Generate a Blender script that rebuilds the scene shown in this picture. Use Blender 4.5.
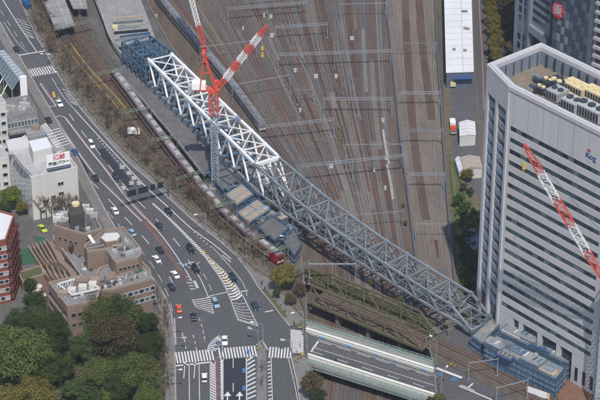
import bpy, bmesh, math, random
from mathutils import Vector, Matrix
R = math.radians
random.seed(7)
for o in list(bpy.data.objects): bpy.data.objects.remove(o)
scene = bpy.context.scene
C = scene.collection

# ------------------------------------------------------------------ camera
TH, FPX, H, YC = R(31.0), 2400.0, 435.0, 724.0
ct, st = math.cos(TH), math.sin(TH)
cam_d = bpy.data.cameras.new('camera'); cam = bpy.data.objects.new('camera', cam_d); C.objects.link(cam)
cam.location = (0, -YC, H); cam.rotation_euler = (R(90) - TH, 0, 0)
cam_d.sensor_width = 36; cam_d.lens = 36 * FPX / 600; cam_d.clip_start = 5; cam_d.clip_end = 6000
scene.camera = cam
# ------------------------------------------------------------------ sky, sun, exposure
SUN_EL, SUN_AZ = R(57), R(7)          # azimuth: behind the camera, turned to the right
sd = Vector((math.sin(SUN_AZ) * math.cos(SUN_EL), -math.cos(SUN_AZ) * math.cos(SUN_EL), math.sin(SUN_EL)))
world = bpy.data.worlds.new('World'); scene.world = world; world.use_nodes = True
wn = world.node_tree; wn.nodes.clear()
sky = wn.nodes.new('ShaderNodeTexSky'); sky.sky_type = 'NISHITA'; sky.sun_disc = False
sky.sun_elevation = SUN_EL; sky.sun_rotation = math.pi - SUN_AZ
bg = wn.nodes.new('ShaderNodeBackground'); bg.inputs['Strength'].default_value = 0.1
wo = wn.nodes.new('ShaderNodeOutputWorld')
wn.links.new(sky.outputs[0], bg.inputs[0]); wn.links.new(bg.outputs[0], wo.inputs[0])
sun_d = bpy.data.lights.new('sun', 'SUN'); sun_d.energy = 2.8; sun_d.angle = R(0.6); sun_d.color = (1.0, .93, .84)
sun = bpy.data.objects.new('sun', sun_d); C.objects.link(sun)
sun.rotation_euler = sd.to_track_quat('Z', 'Y').to_euler(); sun.location = (0, 0, 300)
vs = scene.view_settings; vs.view_transform = 'Standard'; vs.look = 'None'; vs.gamma = 1; vs.use_curve_mapping = False
vs.exposure = 0.45

# ------------------------------------------------------------------ helpers
def P(x, y, z=0.0):
    """photo pixel (600x400) on the horizontal plane z -> world point"""
    u, v = (x - 300) / FPX, (y - 200) / FPX
    t = (H - z) / (st + v * ct)
    return Vector((u * t, -YC + (ct - v * st) * t, z))
def proj(p):
    dx, dy, dz = p[0], p[1] + YC, p[2] - H
    w = dy * ct - dz * st
    return 300 + FPX * dx / w, 200 + FPX * (-dy * st - dz * ct) / w
def height_for(base, ypx):
    lo, hi = base[2], base[2] + 200
    for _ in range(40):
        m = (lo + hi) / 2
        if proj((base[0], base[1], m))[1] > ypx: lo = m
        else: hi = m
    return lo
def lerp(a, b, t): return a + (b - a) * t
def poly_sample(pts, n=None, step=None):
    """Catmull-Rom resample of world points"""
    out = []
    Q = [pts[0] * 2 - pts[1]] + list(pts) + [pts[-1] * 2 - pts[-2]]
    for i in range(1, len(Q) - 2):
        a, b, c, d = Q[i - 1], Q[i], Q[i + 1], Q[i + 2]
        L = (c - b).length; k = max(1, int(L / (step or 6)))
        for j in range(k):
            t = j / k
            out.append(.5 * ((2 * b) + (c - a) * t + (2 * a - 5 * b + 4 * c - d) * t * t + (3 * b - a - 3 * c + d) * t ** 3))
    out.append(Q[-2].copy())
    return out
def offset(pts, d):
    """sideways offset (positive = right of travel) of a polyline, horizontally"""
    o = []
    for i, p in enumerate(pts):
        a = pts[max(0, i - 1)]; b = pts[min(len(pts) - 1, i + 1)]
        t = (b - a); t.z = 0; t.normalize()
        o.append(p + Vector((t.y, -t.x, 0)) * d)
    return o
def along(pts, s):
    for a, b in zip(pts, pts[1:]):
        L = (b - a).length
        if s <= L: return a + (b - a) * (s / L), (b - a).normalized()
        s -= L
    return pts[-1].copy(), (pts[-1] - pts[-2]).normalized()
def plen(pts): return sum((b - a).length for a, b in zip(pts, pts[1:]))

class MB:
    def __init__(s): s.v = []; s.f = []
    def add(s, vs_, fs):
        n = len(s.v); s.v += [tuple(q) for q in vs_]; s.f += [tuple(i + n for i in f) for f in fs]; return s
    def hexa(s, b):
        return s.add(b, [(3, 2, 1, 0), (4, 5, 6, 7), (0, 1, 5, 4), (1, 2, 6, 5), (2, 3, 7, 6), (3, 0, 4, 7)])
    def box(s, x0, x1, y0, y1, z0, z1):
        return s.hexa([(x0, y0, z0), (x1, y0, z0), (x1, y1, z0), (x0, y1, z0), (x0, y0, z1), (x1, y0, z1), (x1, y1, z1), (x0, y1, z1)])
    def bar(s, p, q, w, h=None, up=(0, 0, 1)):
        h = h or w; p, q = Vector(p), Vector(q); d = (q - p)
        if d.length < 1e-6: return s
        d.normalize(); u = Vector(up)
        if abs(d.dot(u)) > .98: u = Vector((0, 1, 0)) if abs(d.y) < .9 else Vector((1, 0, 0))
        r = d.cross(u).normalized() * (w / 2); n = r.cross(d).normalized() * (h / 2)
        return s.hexa([p - r - n, q - r - n, q + r - n, p + r - n, p - r + n, q - r + n, q + r + n, p + r + n]) if False else \
            s.hexa([p + r - n, q + r - n, q - r - n, p - r - n, p + r + n, q + r + n, q - r + n, p - r + n])
    def prism(s, pts, z0, z1):
        pts = [Vector((p[0], p[1])) for p in pts]
        A = sum(a.x * b.y - b.x * a.y for a, b in zip(pts, pts[1:] + pts[:1]))
        if A < 0: pts = pts[::-1]
        n = len(pts)
        vs_ = [(p.x, p.y, z0) for p in pts] + [(p.x, p.y, z1) for p in pts]
        fs = [tuple(range(n - 1, -1, -1)), tuple(range(n, 2 * n))] + [(i, (i + 1) % n, n + (i + 1) % n, n + i) for i in range(n)]
        return s.add(vs_, fs)
    def sheet(s, pts):
        A = sum(a[0] * b[1] - b[0] * a[1] for a, b in zip(pts, list(pts[1:]) + [pts[0]]))
        if A < 0: pts = list(pts)[::-1]
        return s.add(pts, [tuple(range(len(pts)))])
    def ribbon(s, pts, w, dz=0, th=0):
        a, b = offset(pts, -w / 2), offset(pts, w / 2); z = Vector((0, 0, dz)); n = len(pts)
        if th:
            t = Vector((0, 0, th))
            for i in range(n - 1):
                s.hexa([b[i] + z - t, b[i + 1] + z - t, a[i + 1] + z - t, a[i] + z - t, b[i] + z, b[i + 1] + z, a[i + 1] + z, a[i] + z])
            return s
        return s.add([p + z for p in a] + [p + z for p in b], [(n + i, n + i + 1, i + 1, i) for i in range(n - 1)])
    def tube(s, p, q, r0, r1=None, n=8, cap=True):
        r1 = r0 if r1 is None else r1; p, q = Vector(p), Vector(q); d = (q - p).normalized()
        u = Vector((0, 0, 1)) if abs(d.z) < .9 else Vector((1, 0, 0))
        a = d.cross(u).normalized(); b = d.cross(a)
        ring = [(a * math.cos(2 * math.pi * k / n) - b * math.sin(2 * math.pi * k / n)) for k in range(n)]
        fs = [(k, (k + 1) % n, n + (k + 1) % n, n + k) for k in range(n)]
        if cap: fs += [tuple(range(n - 1, -1, -1)), tuple(range(n, 2 * n))]
        return s.add([p + e * r0 for e in ring] + [q + e * r1 for e in ring], fs)
    def mesh(s, name, mats):
        m = bpy.data.meshes.new(name); m.from_pydata(s.v, [], s.f)
        for k in (mats if isinstance(mats, (list, tuple)) else [mats]): m.materials.append(k)
        m.update(); return m
    def build(s, name, mat, parent=None, local=False):
        o = bpy.data.objects.new(name, s.mesh(name, mat)); C.objects.link(o)
        if parent is not None:
            o.parent = parent
            if not local:
                l = Vector(parent.location); g = parent.parent
                o.location = -l if g is None else (0, 0, 0)
        return o
def obj(name, mesh, parent=None, loc=(0, 0, 0), rz=0):
    o = bpy.data.objects.new(name, mesh); C.objects.link(o); o.parent = parent; o.location = loc; o.rotation_euler = (0, 0, rz); return o
def thing(name, label, cat, loc=(0, 0, 0), rz=0, group=None):
    o = bpy.data.objects.new(name, None); C.objects.link(o); o.empty_display_size = .5
    o.location = loc; o.rotation_euler = (0, 0, rz); return tag(o, label, cat, group)
def tag(o, label, cat, group=None):
    o['label'] = label; o['category'] = cat
    if group: o['group'] = group
    return o
def struct(o): o['kind'] = 'structure'; return o
def stuff(o): o['kind'] = 'stuff'; return o
def dup(root, loc, rz, sc=1.0, label=None, mats=None):
    r = root.copy(); C.objects.link(r); r.location = loc; r.rotation_euler = (0, 0, rz); r.scale = (sc, sc, sc)
    if label: r['label'] = label
    for ch in root.children:
        c = ch.copy(); C.objects.link(c); c.parent = r
        if mats and ch.name.split('.')[0] in mats:
            c.material_slots[0].link = 'OBJECT'; c.material_slots[0].material = mats[ch.name.split('.')[0]]
        for g in ch.children:
            d = g.copy(); C.objects.link(d); d.parent = c
    return r
ORD = ['first', 'second', 'third', 'fourth', 'fifth', 'sixth', 'seventh', 'eighth', 'ninth', 'tenth', 'eleventh', 'twelfth',
       'thirteenth', 'fourteenth', 'fifteenth', 'sixteenth', 'seventeenth', 'eighteenth', 'nineteenth', 'twentieth']

MATS = {}
def mat(name, col, rough=.8, var=.25, scale=.6, metal=0.0, col2=None, scale2=None, stretch=(1, 1, 1), bump=0, rand=0.0, spec=.3, wear=None):
    """procedural: base colour with two octaves of noise between col and col2, per-object brightness, optional bump"""
    m = bpy.data.materials.new(name); m.use_nodes = True; nt = m.node_tree; b = nt.nodes['Principled BSDF']
    N, L = nt.nodes.new, nt.links.new
    g = N('ShaderNodeNewGeometry'); mp = N('ShaderNodeMapping'); mp.inputs['Scale'].default_value = stretch
    L(g.outputs['Position'], mp.inputs['Vector'])
    n1 = N('ShaderNodeTexNoise'); n1.inputs['Scale'].default_value = scale; n1.inputs['Detail'].default_value = 6; n1.inputs['Roughness'].default_value = .65
    L(mp.outputs[0], n1.inputs['Vector'])
    cr = N('ShaderNodeMapRange'); cr.inputs['From Min'].default_value = .32; cr.inputs['From Max'].default_value = .68
    L(n1.outputs['Fac'], cr.inputs['Value'])
    c2 = col2 or tuple(max(0, c * (1 - var)) for c in col)
    c1 = col if col2 else tuple(min(1, c * (1 + var * .6)) for c in col)
    mx = N('ShaderNodeMix'); mx.data_type = 'RGBA'; mx.inputs['A'].default_value = (*c1, 1); mx.inputs['B'].default_value = (*c2, 1)
    L(cr.outputs[0], mx.inputs['Factor']); out = mx.outputs['Result']
    if scale2:
        n2 = N('ShaderNodeTexNoise'); n2.inputs['Scale'].default_value = scale2; n2.inputs['Detail'].default_value = 4
        L(g.outputs['Position'], n2.inputs['Vector'])
        m2 = N('ShaderNodeMapRange'); m2.inputs['From Min'].default_value = .3; m2.inputs['From Max'].default_value = .7
        m2.inputs['To Min'].default_value = .78; m2.inputs['To Max'].default_value = 1.18; L(n2.outputs['Fac'], m2.inputs['Value'])
        mu = N('ShaderNodeMix'); mu.data_type = 'RGBA'; mu.blend_type = 'MULTIPLY'; mu.inputs['Factor'].default_value = 1
        L(out, mu.inputs['A']); L(m2.outputs[0], mu.inputs['B']); out = mu.outputs['Result']
    if rand:
        oi = N('ShaderNodeObjectInfo'); m3 = N('ShaderNodeMapRange'); m3.inputs['To Min'].default_value = 1 - rand; m3.inputs['To Max'].default_value = 1 + rand
        L(oi.outputs['Random'], m3.inputs['Value'])
        mu = N('ShaderNodeMix'); mu.data_type = 'RGBA'; mu.blend_type = 'MULTIPLY'; mu.inputs['Factor'].default_value = 1
        L(out, mu.inputs['A']); L(m3.outputs[0], mu.inputs['B']); out = mu.outputs['Result']
    if wear:
        n4 = N('ShaderNodeTexNoise'); n4.inputs['Scale'].default_value = wear[1]; n4.inputs['Detail'].default_value = 8; n4.inputs['Roughness'].default_value = .75
        L(mp.outputs[0], n4.inputs['Vector'])
        m4 = N('ShaderNodeMapRange'); m4.inputs['From Min'].default_value = wear[2]; m4.inputs['From Max'].default_value = wear[2] + .12
        L(n4.outputs['Fac'], m4.inputs['Value'])
        mw = N('ShaderNodeMix'); mw.data_type = 'RGBA'; mw.inputs['B'].default_value = (*wear[0], 1)
        L(m4.outputs[0], mw.inputs['Factor']); L(out, mw.inputs['A']); out = mw.outputs['Result']
    L(out, b.inputs['Base Color'])
    b.inputs['Roughness'].default_value = rough; b.inputs['Metallic'].default_value = metal
    b.inputs['Specular IOR Level'].default_value = spec
    if bump:
        bp = N('ShaderNodeBump'); bp.inputs['Strength'].default_value = bump; bp.inputs['Distance'].default_value = .3
        L(n1.outputs['Fac'], bp.inputs['Height']); L(bp.outputs[0], b.inputs['Normal'])
    MATS[name] = m; return m
M = MATS
mat('ballast', (.142, .112, .09), .95, col2=(.076, .064, .058), scale=.2, scale2=3.5, stretch=(1.8, .16, 1), wear=((.17, .125, .085), .1, .57))
mat('ballast_rust', (.13, .082, .062), .95, col2=(.08, .054, .045), scale=.12, scale2=2.5, stretch=(1, .25, 1), rand=.2, wear=((.075, .05, .046), .05, .52))
mat('ballast_grey', (.135, .12, .11), .95, col2=(.09, .083, .082), scale=.12, scale2=2.5, stretch=(1, .25, 1), rand=.2, wear=((.1, .075, .065), .06, .55))
mat('ballast_dark', (.1, .092, .094), .95, col2=(.07, .066, .07), scale=.12, scale2=2.5, stretch=(1, .25, 1), rand=.15)
mat('ballast_red', (.115, .06, .046), .95, col2=(.075, .05, .046), scale=.3, scale2=2.5, stretch=(1, .25, 1), rand=.2)
mat('ballast_pale', (.185, .165, .142), .95, col2=(.13, .118, .107), scale=.3, scale2=2.5, stretch=(1, .25, 1), rand=.15)
mat('rail', (.2, .165, .14), .5, metal=.3, var=.3)
mat('rail_bright', (.33, .31, .29), .4, metal=.4, var=.3)
mat('slab', (.2, .168, .14), .9, col2=(.135, .118, .104), scale=.14, scale2=1.8, stretch=(1.2, .3, 1), wear=((.16, .09, .075), .12, .63))
mat('earth', (.17, .135, .1), .95, col2=(.1, .085, .068), scale=.35, scale2=2.5)
mat('earth_ochre', (.24, .165, .1), .95, col2=(.16, .13, .09), scale=.4, rand=.1)
mat('city_ground', (.14, .135, .13), .9, col2=(.085, .085, .08), scale=.1, scale2=1.5)
mat('asphalt', (.1, .102, .109), .85, col2=(.079, .081, .088), scale=.06, scale2=1.2, stretch=(1, 1, 1), wear=((.11, .11, .115), .035, .56))
mat('asphalt_worn', (.076, .078, .085), .8, col2=(.092, .094, .1), scale=.25, scale2=2, wear=((.1, .102, .109), .12, .5))
mat('asphalt_dark', (.036, .04, .054), .8, col2=(.03, .034, .046), scale=.2, scale2=2)
mat('asphalt_light', (.11, .11, .118), .85, col2=(.085, .086, .095), scale=.1, scale2=1.5)
mat('paving', (.21, .2, .19), .9, col2=(.15, .145, .14), scale=.25, scale2=2)
mat('paint', (.62, .62, .62), .7, var=.12, scale=1.5, wear=((.22, .22, .24), .8, .56))
mat('paint_thin', (.5, .5, .51), .7, var=.15, scale=1.5, wear=((.18, .18, .2), .6, .53))
mat('paint_red', (.38, .2, .2), .7, var=.2, scale=1.2, wear=((.13, .12, .13), .8, .55))
mat('paint_blue', (.06, .17, .36), .7, var=.25, scale=1)
mat('paint_yellow', (.6, .36, .04), .7, var=.2)
mat('median_brown', (.15, .1, .095), .9, var=.3, scale=.5)
mat('kerb', (.34, .33, .32), .85, var=.25)
mat('concrete', (.3, .3, .3), .9, col2=(.22, .22, .225), scale=.2, scale2=1.5)
mat('concrete_dark', (.15, .15, .158), .9, col2=(.1, .1, .108), scale=.25, scale2=1.6, rand=.1)
mat('retaining', (.2, .19, .18), .9, col2=(.12, .115, .11), scale=.3)
mat('white_steel', (.76, .77, .78), .5, var=.12, scale=.8)
mat('grey_steel', (.225, .255, .285), .6, col2=(.16, .185, .21), scale=.5, rand=.13, wear=((.2, .16, .13), .7, .64))
mat('grey_steel_dark', (.17, .19, .215), .6, col2=(.11, .125, .14), scale=.6, rand=.2)
mat('blue_steel', (.065, .135, .22), .6, col2=(.045, .09, .15), scale=.8, rand=.25)
mat('blue_sheet', (.095, .17, .26), .75, col2=(.06, .115, .19), scale=.4, rand=.15, scale2=2)
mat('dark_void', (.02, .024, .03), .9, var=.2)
mat('crane_red', (.6, .1, .065), .5, var=.2, scale=1)
mat('crane_white', (.72, .72, .72), .5, var=.15, scale=1)
mat('crane_grey', (.3, .34, .4), .5, var=.2)
mat('yellow', (.55, .37, .05), .6, var=.15)
mat('galv', (.3, .33, .365), .5, var=.2, scale=1.2, metal=.2)
mat('galv_dark', (.09, .115, .15), .6, var=.2)
mat('green_steel', (.165, .215, .145), .6, var=.25)
mat('olive_steel', (.12, .125, .075), .8, col2=(.1, .075, .05), scale=.6, rand=.12)
mat('girder_green', (.28, .37, .335), .6, col2=(.21, .29, .26), scale=.5)
mat('parapet_white', (.7, .71, .64), .7, var=.1, scale=.8, wear=((.45, .43, .36), .5, .62))
mat('tower_wall', (.48, .474, .488), .7, var=.07, scale=.3, rand=.04, stretch=(1, 1, .06), wear=((.42, .415, .44), .5, .57))
mat('tower_fin', (.5, .5, .53), .7, var=.08, scale=.2)
mat('tower_blue', (.24, .29, .37), .5, var=.15, scale=.3, rand=.12)
mat('glass_a', (.025, .042, .06), .12, var=.3, scale=.4, spec=.6)
mat('glass_b', (.045, .085, .1), .2, var=.3, scale=.4, spec=.6)
mat('glass_c', (.11, .15, .17), .3, var=.3, scale=.6, spec=.5)
mat('glass_d', (.055, .075, .105), .3, var=.3, scale=.4, spec=.5)
mat('fin_mid', (.22, .26, .3), .4, var=.25, scale=.5)
mat('roof_floor', (.26, .215, .17), .9, col2=(.17, .15, .13), scale=.3, scale2=2)
mat('cream', (.66, .55, .33), .7, var=.15, scale=.8)
mat('unit_grey', (.4, .42, .43), .6, var=.2, scale=.9, rand=.12)
mat('unit_dark', (.05, .06, .075), .7, var=.3)
mat('white_wall', (.6, .59, .56), .8, var=.1, scale=.4, stretch=(1, 1, .1), wear=((.48, .46, .42), .6, .58))
mat('white_wall_b', (.54, .54, .53), .8, var=.1, scale=.2)
mat('white_roof', (.66, .67, .69), .7, var=.08, scale=.12, wear=((.55, .56, .58), .15, .58))
mat('roof_light', (.4, .4, .41), .85, var=.12, scale=.2, scale2=1.4)
mat('roof_grey', (.21, .21, .22), .9, var=.2, scale=.25, scale2=1.6)
mat('roof_dark', (.115, .115, .125), .9, var=.25, scale=.3, scale2=1.6)
mat('brown_wall', (.235, .175, .14), .85, var=.12, scale=.4, rand=.06)
mat('brown_cap', (.3, .23, .185), .85, var=.12, scale=.4)
mat('brick_red', (.25, .085, .058), .85, var=.18, scale=.8, rand=.08)
mat('brick_dark', (.14, .05, .04), .85, var=.25, scale=1)
mat('dark_cladding', (.07, .065, .06), .8, var=.3, scale=.6)
mat('steel_blue_wall', (.1, .135, .19), .6, var=.2, scale=.3)
mat('grey_blue_wall', (.2, .23, .28), .7, var=.12, scale=.15)
mat('fin_light', (.42, .47, .52), .4, var=.15, scale=.5)
mat('balcony_wall', (.38, .38, .4), .7, var=.1, scale=.3)
mat('sign_white', (.85, .85, .84), .6, var=.03)
mat('sign_red', (.45, .03, .06), .6, var=.05)
mat('sign_black', (.02, .02, .025), .6, var=.05)
mat('sign_blue', (.04, .09, .25), .6, var=.05)
mat('board_dark', (.025, .03, .045), .6, var=.3)
mat('court_green', (.04, .11, .07), .9, var=.25, scale=.5)
mat('grass', (.11, .13, .05), .95, col2=(.075, .085, .04), scale=.5, scale2=2.5)
mat('bark', (.11, .085, .065), .9, var=.3, rand=.2)
mat('twig', (.165, .125, .095), .95, var=.3, rand=.25)
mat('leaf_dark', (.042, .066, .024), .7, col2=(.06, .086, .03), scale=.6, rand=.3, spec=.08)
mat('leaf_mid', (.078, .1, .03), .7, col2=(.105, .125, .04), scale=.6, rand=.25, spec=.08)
mat('leaf_brown', (.1, .08, .042), .8, col2=(.068, .06, .036), scale=.6, rand=.2, spec=.08)
mat('leaf_yellow', (.16, .135, .035), .75, col2=(.105, .1, .032), scale=.5, rand=.2, spec=.08)
mat('leaf_fresh', (.125, .165, .03), .7, col2=(.09, .125, .03), scale=.6, rand=.15, spec=.08)
mat('plant', (.07, .1, .045), .9, col2=(.12, .115, .06), scale=.4, rand=.2)
mat('train_red', (.3, .025, .035), .4, var=.1)
mat('train_cream', (.6, .55, .48), .5, var=.1)
mat('train_roof', (.2, .185, .19), .7, var=.2, scale=.8, rand=.12)
mat('train_unit', (.36, .36, .375), .6, var=.15, rand=.1)
mat('train_grey', (.19, .2, .225), .6, var=.2, scale=.6, rand=.1)
mat('train_side', (.12, .06, .065), .5, var=.2)
mat('train_steel', (.33, .35, .37), .4, metal=.3, var=.15)
mat('tyre', (.02, .02, .022), .85, var=.2)
mat('rim', (.35, .35, .37), .4, metal=.5)
mat('lamp_white', (.8, .8, .78), .3, var=.03)
mat('lamp_red', (.45, .02, .02), .3, var=.05)
for n, c in dict(black=(.012, .014, .02), navy=(.014, .022, .045), charcoal=(.03, .034, .042), white=(.78, .78, .78), silver=(.3, .36, .42), blue=(.02, .1, .28),
                 orange=(.65, .1, .025), teal=(.015, .05, .07), lime=(.5, .56, .03), skyblue=(.27, .38, .48), beige=(.5, .45, .36)).items():
    mat('car_' + n, c, .25, var=.03, spec=.5)
mat('stage_deck', (.13, .19, .25), .85, col2=(.32, .28, .23), scale=.22, scale2=1.5, rand=.1)
mat('wood_deck', (.4, .34, .27), .85, col2=(.3, .265, .22), scale=.3, scale2=2, stretch=(1, 3, 1))
mat('mud', (.22, .125, .08), .95, col2=(.15, .09, .065), scale=.3, scale2=2, bump=.4)
mat('cloth_dark', (.03, .03, .04), .9); mat('cloth_light', (.4, .4, .42), .9); mat('cloth_blue', (.06, .1, .22), .9); mat('skin', (.45, .28, .2), .7)

ZY = -6.0          # level of the rail yard; streets and the elevated line lie at 0

# ================================================================== SETTING
yard = struct(MB().sheet([(-900, -500, ZY), (900, -500, ZY), (900, 1500, ZY), (-900, 1500, ZY)]).build('rail_yard_ground', M['ballast']))

# western raised ground (street level)
west_px = [(143, -30), (146, 0), (170, 45), (215, 104), (255, 160), (285, 215), (301, 258), (306, 300), (306, 328), (308, 362), (318, 385), (328, 410)]
wb = [P(x, y, 0) for x, y in west_px]
wpoly = [Vector((-700, 900, 0)), Vector((wb[0].x - 150, 900, 0))] + wb + [Vector((wb[-1].x + 10, -300, 0)), Vector((-700, -300, 0))]
struct(MB().prism(wpoly, ZY - 1, -.06).build('west_ground', M['city_ground']))
rw = struct(MB().ribbon(wb, .5, .35, 6.3).build('retaining_wall', M['retaining']))
# eastern raised ground near the bridges and the tower
east_px = [(437, 410), (434, 364), (426, 338), (470, 322), (500, 318), (640, 318), (760, 420)]
eb = [P(x, y, 0) for x, y in east_px]
struct(MB().prism(eb + [Vector((eb[-1].x, -300, 0)), Vector((eb[0].x + 8, -300, 0))], ZY - 1, -.06).build('east_ground', M['asphalt_light']))
struct(MB().ribbon(eb[:5], .5, .3, 6.3).build('retaining_wall', M['retaining']))

def px(pts, z=0.0): return [P(x, y, z) for x, y in pts]
# ---------------------------------------------------------------- avenue
W_EDGE = [(-60, -45), (-12, 5), (10, 40), (33, 80), (52, 112), (75, 152), (97, 195), (118, 232), (140, 262), (160, 288), (170, 308), (174, 335), (175, 362), (176, 410)]
E_EDGE = [(-2, -45), (22, 5), (33, 30), (46, 53), (60, 78), (78, 105), (98, 129), (125, 159), (150, 181), (175, 204), (197, 224), (216, 238), (236, 256), (251, 275), (258, 287), (270, 301), (277, 310), (290, 327), (306, 327)]
we = poly_sample(px(W_EDGE), step=5); ee = poly_sample(px(E_EDGE[:-1]), step=5) + [P(306, 327)]
road = struct(MB().sheet(we + px([(301, 410), (297, 382), (291, 357), (307, 357)]) + ee[::-1]).build('road', M['asphalt']))
pave_e_px = [(-2 + 8, -45)] + [(x + 4 + (i > 12) * 7, y - 2.6 - (i > 12) * 2) for i, (x, y) in enumerate(E_EDGE[1:14])] + [(272, 280), (285, 297), (296, 312), (305, 320)]
pe = poly_sample(px(pave_e_px), step=5)
pave_e = struct(MB().prism(ee[:-1] + pe[::-1], -.06, .12).build('pavement', M['paving']))
MB().ribbon(ee[:-1], .4, .15, .2).build('kerb', M['kerb'], pave_e)
ws = offset(we, 3.6)
pave_w = struct(MB().prism(we + ws[::-1], -.06, .12).build('pavement', M['paving']))
MB().ribbon(we, .4, .15, .2).build('kerb', M['kerb'], pave_w)
corner = px([(291, 357), (304, 356), (308, 362), (318, 385), (328, 410), (301, 410), (297, 382)])
pc = struct(MB().prism(corner, -.06, .12).build('pavement', M['paving']))
MB().ribbon(px([(301, 410), (297, 382), (291, 357)]), .4, .15, .2).build('kerb', M['kerb'], pc)

UP_ = Vector((0, 0, 1))
# ---- painted markings, sheets a little above the asphalt (children of the road)
ZM = .02
def line(pts, w=.3, m='paint', name='lane_line', dash=None, z=ZM, smooth=True, par=None):
    w_ = px(pts) if not isinstance(pts[0], Vector) else pts
    if smooth and len(w_) > 2: w_ = poly_sample(w_, step=4)
    mb = MB()
    if not dash: mb.ribbon(w_, w, z)
    else:
        s, L = 0, plen(w_)
        while s < L - dash[0]:
            a = [along(w_, s + dash[0] * k / 2)[0] for k in range(3)]
            mb.ribbon(a, w, z); s += dash[0] + dash[1]
    return mb.build(name, M[m], par or road)
def crosswalk(a, b, ln, per=.95, z=ZM):
    a, b = P(*a), P(*b); d = (b - a); L = d.length; d.normalize(); n = Vector((-d.y, d.x, 0)); mb = MB(); s = 0
    while s < L:
        p = a + d * s; mb.sheet([p - n * ln / 2 + Vector((0, 0, z)), p + d * .5 - n * ln / 2 + Vector((0, 0, z)), p + d * .5 + n * ln / 2 + Vector((0, 0, z)), p + n * ln / 2 + Vector((0, 0, z))]); s += per
    return mb.build('crosswalk', M['paint'], road)
def hatch(l, r, n, w=.45, m='paint', slant=.5, z=ZM, chev=False):
    l, r = poly_sample(px(l), step=3), poly_sample(px(r), step=3); Ll, Lr = plen(l), plen(r); mb = MB()
    for i in range(n):
        t = (i + .3) / n
        p = along(l, Ll * t)[0]; q = along(r, Lr * min(1, t + slant / n))[0]
        if chev:
            c = (p + q) / 2 + along(l, Ll * t)[1] * chev
            mb.ribbon([p, c, q], w, z)
        else: mb.ribbon([p, q], w, z)
    return mb.build('hatching', M[m], road)
line([(3, 0), (20, 27), (37, 52)], .3); line([(75, 110), (93, 130), (120, 159), (145, 186), (168, 207), (192, 229), (212, 243), (231, 259)], .32)
line([(52, 78), (63, 96), (75, 110)], .25, 'paint_thin')
line([(-20, 0), (2, 33), (14, 53)], .3, 'paint_red'); line([(-24, 3), (-2, 36), (10, 56)], .25, 'paint_thin')
line([(-6, 0), (8, 22), (25, 48)], .2, 'paint_thin', dash=(5, 5)); line([(4, 22), (17, 42), (28, 53)], .22, 'paint_thin')
line([(14, 56), (44, 51)], .7, name='stop_line', smooth=False)
crosswalk((24, 74), (57, 68.5), 6.5)
hatch([(16, 18), (22, 28), (28, 38)], [(24, 17), (30, 28), (34, 38)], 7, .35, 'paint_thin', 1.5)
hatch([(62, 88), (67, 97), (71, 104)], [(67, 88), (73, 98), (77, 105)], 5, .35, 'paint_thin', 1.2)
# double-lined median with pinkish edge lines
for pts in ([(30, 83), (38, 96), (46.5, 107)], [(40, 83), (48, 95), (56, 106)], [(46.5, 107), (56, 106)],
            [(55, 118), (75, 148), (95, 175), (115, 195), (134, 214), (150, 230), (165, 250), (177, 268), (187, 283)],
            [(64.5, 117), (88.5, 148.5), (105, 169), (125, 196), (142, 215), (157, 230), (171, 248), (183, 266), (192, 281)], [(55, 118), (59, 115.5), (64.5, 117)]):
    line(pts, .3, 'paint'); 
line([(66.5, 118), (90, 149), (107, 170), (127, 196), (144, 215), (158, 230)], .3, 'paint_red'); line([(57.5, 119.5), (77, 149), (97, 175), (117, 195), (136, 214), (151, 229)], .25, 'paint_red')
line([(33, 84), (40, 95), (48, 106)], .25, 'paint_red'); line([(42, 83), (50, 95), (57.5, 106)], .25, 'paint_red')
MB().prism(px([(146, 219), (152, 226), (165, 243), (176, 260), (189, 281), (186, 283), (172, 263), (160, 246), (148, 230), (141, 222)]), 0, .12).build('median_island', M['median_brown'], road)
hatch([(184, 276), (188, 284), (191, 291)], [(189, 275), (193, 283), (195.5, 290)], 5, .4, 'paint', .4)
# lane dashes
line([(58, 97), (68, 112), (80, 129), (107, 163), (122, 183), (137, 200), (155, 218), (175, 240), (188, 258)], .24, dash=(6, 8))
line([(57, 128), (70, 155), (81, 172), (99, 189), (132, 225), (150, 245), (163, 266), (178, 292)], .24, dash=(6, 8))
line([(80, 178), (88, 190), (94, 200)], .3, dash=(.9, 1.4), m='paint_thin'); line([(70, 152), (82, 178), (97, 198), (122, 229), (150, 262), (166, 290), (173, 312)], .2, 'paint_thin', dash=(5, 4))
line([(98, 138), (112, 155), (122, 165)], .5, 'paint_thin', dash=(.7, 1.6)); line([(194, 232), (205, 242), (214, 250)], .5, 'paint_thin', dash=(.6, 1.6))
for x, y in ((122, 167), (129, 173), (134, 178), (139, 183), (131, 183), (123, 188)):    # large painted characters in the lane
    c = P(x, y, ZM); mb = MB()
    for k in range(4): mb.sheet([c + Vector((random.uniform(-1, .2), -1.2 + k * .7, 0)), c + Vector((1.1, -1.1 + k * .7, 0)), c + Vector((.9, -.75 + k * .7, 0)), c + Vector((-.9, -.8 + k * .7, 0))])
    mb.build('lane_lettering', M['paint'], road)
line([(204, 253), (214, 264), (222, 272)], .24, dash=(5, 3)); line([(222, 255), (231, 262)], .3); line([(212, 247), (226, 262), (243, 283), (247, 296)], .22, 'paint_thin')
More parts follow.
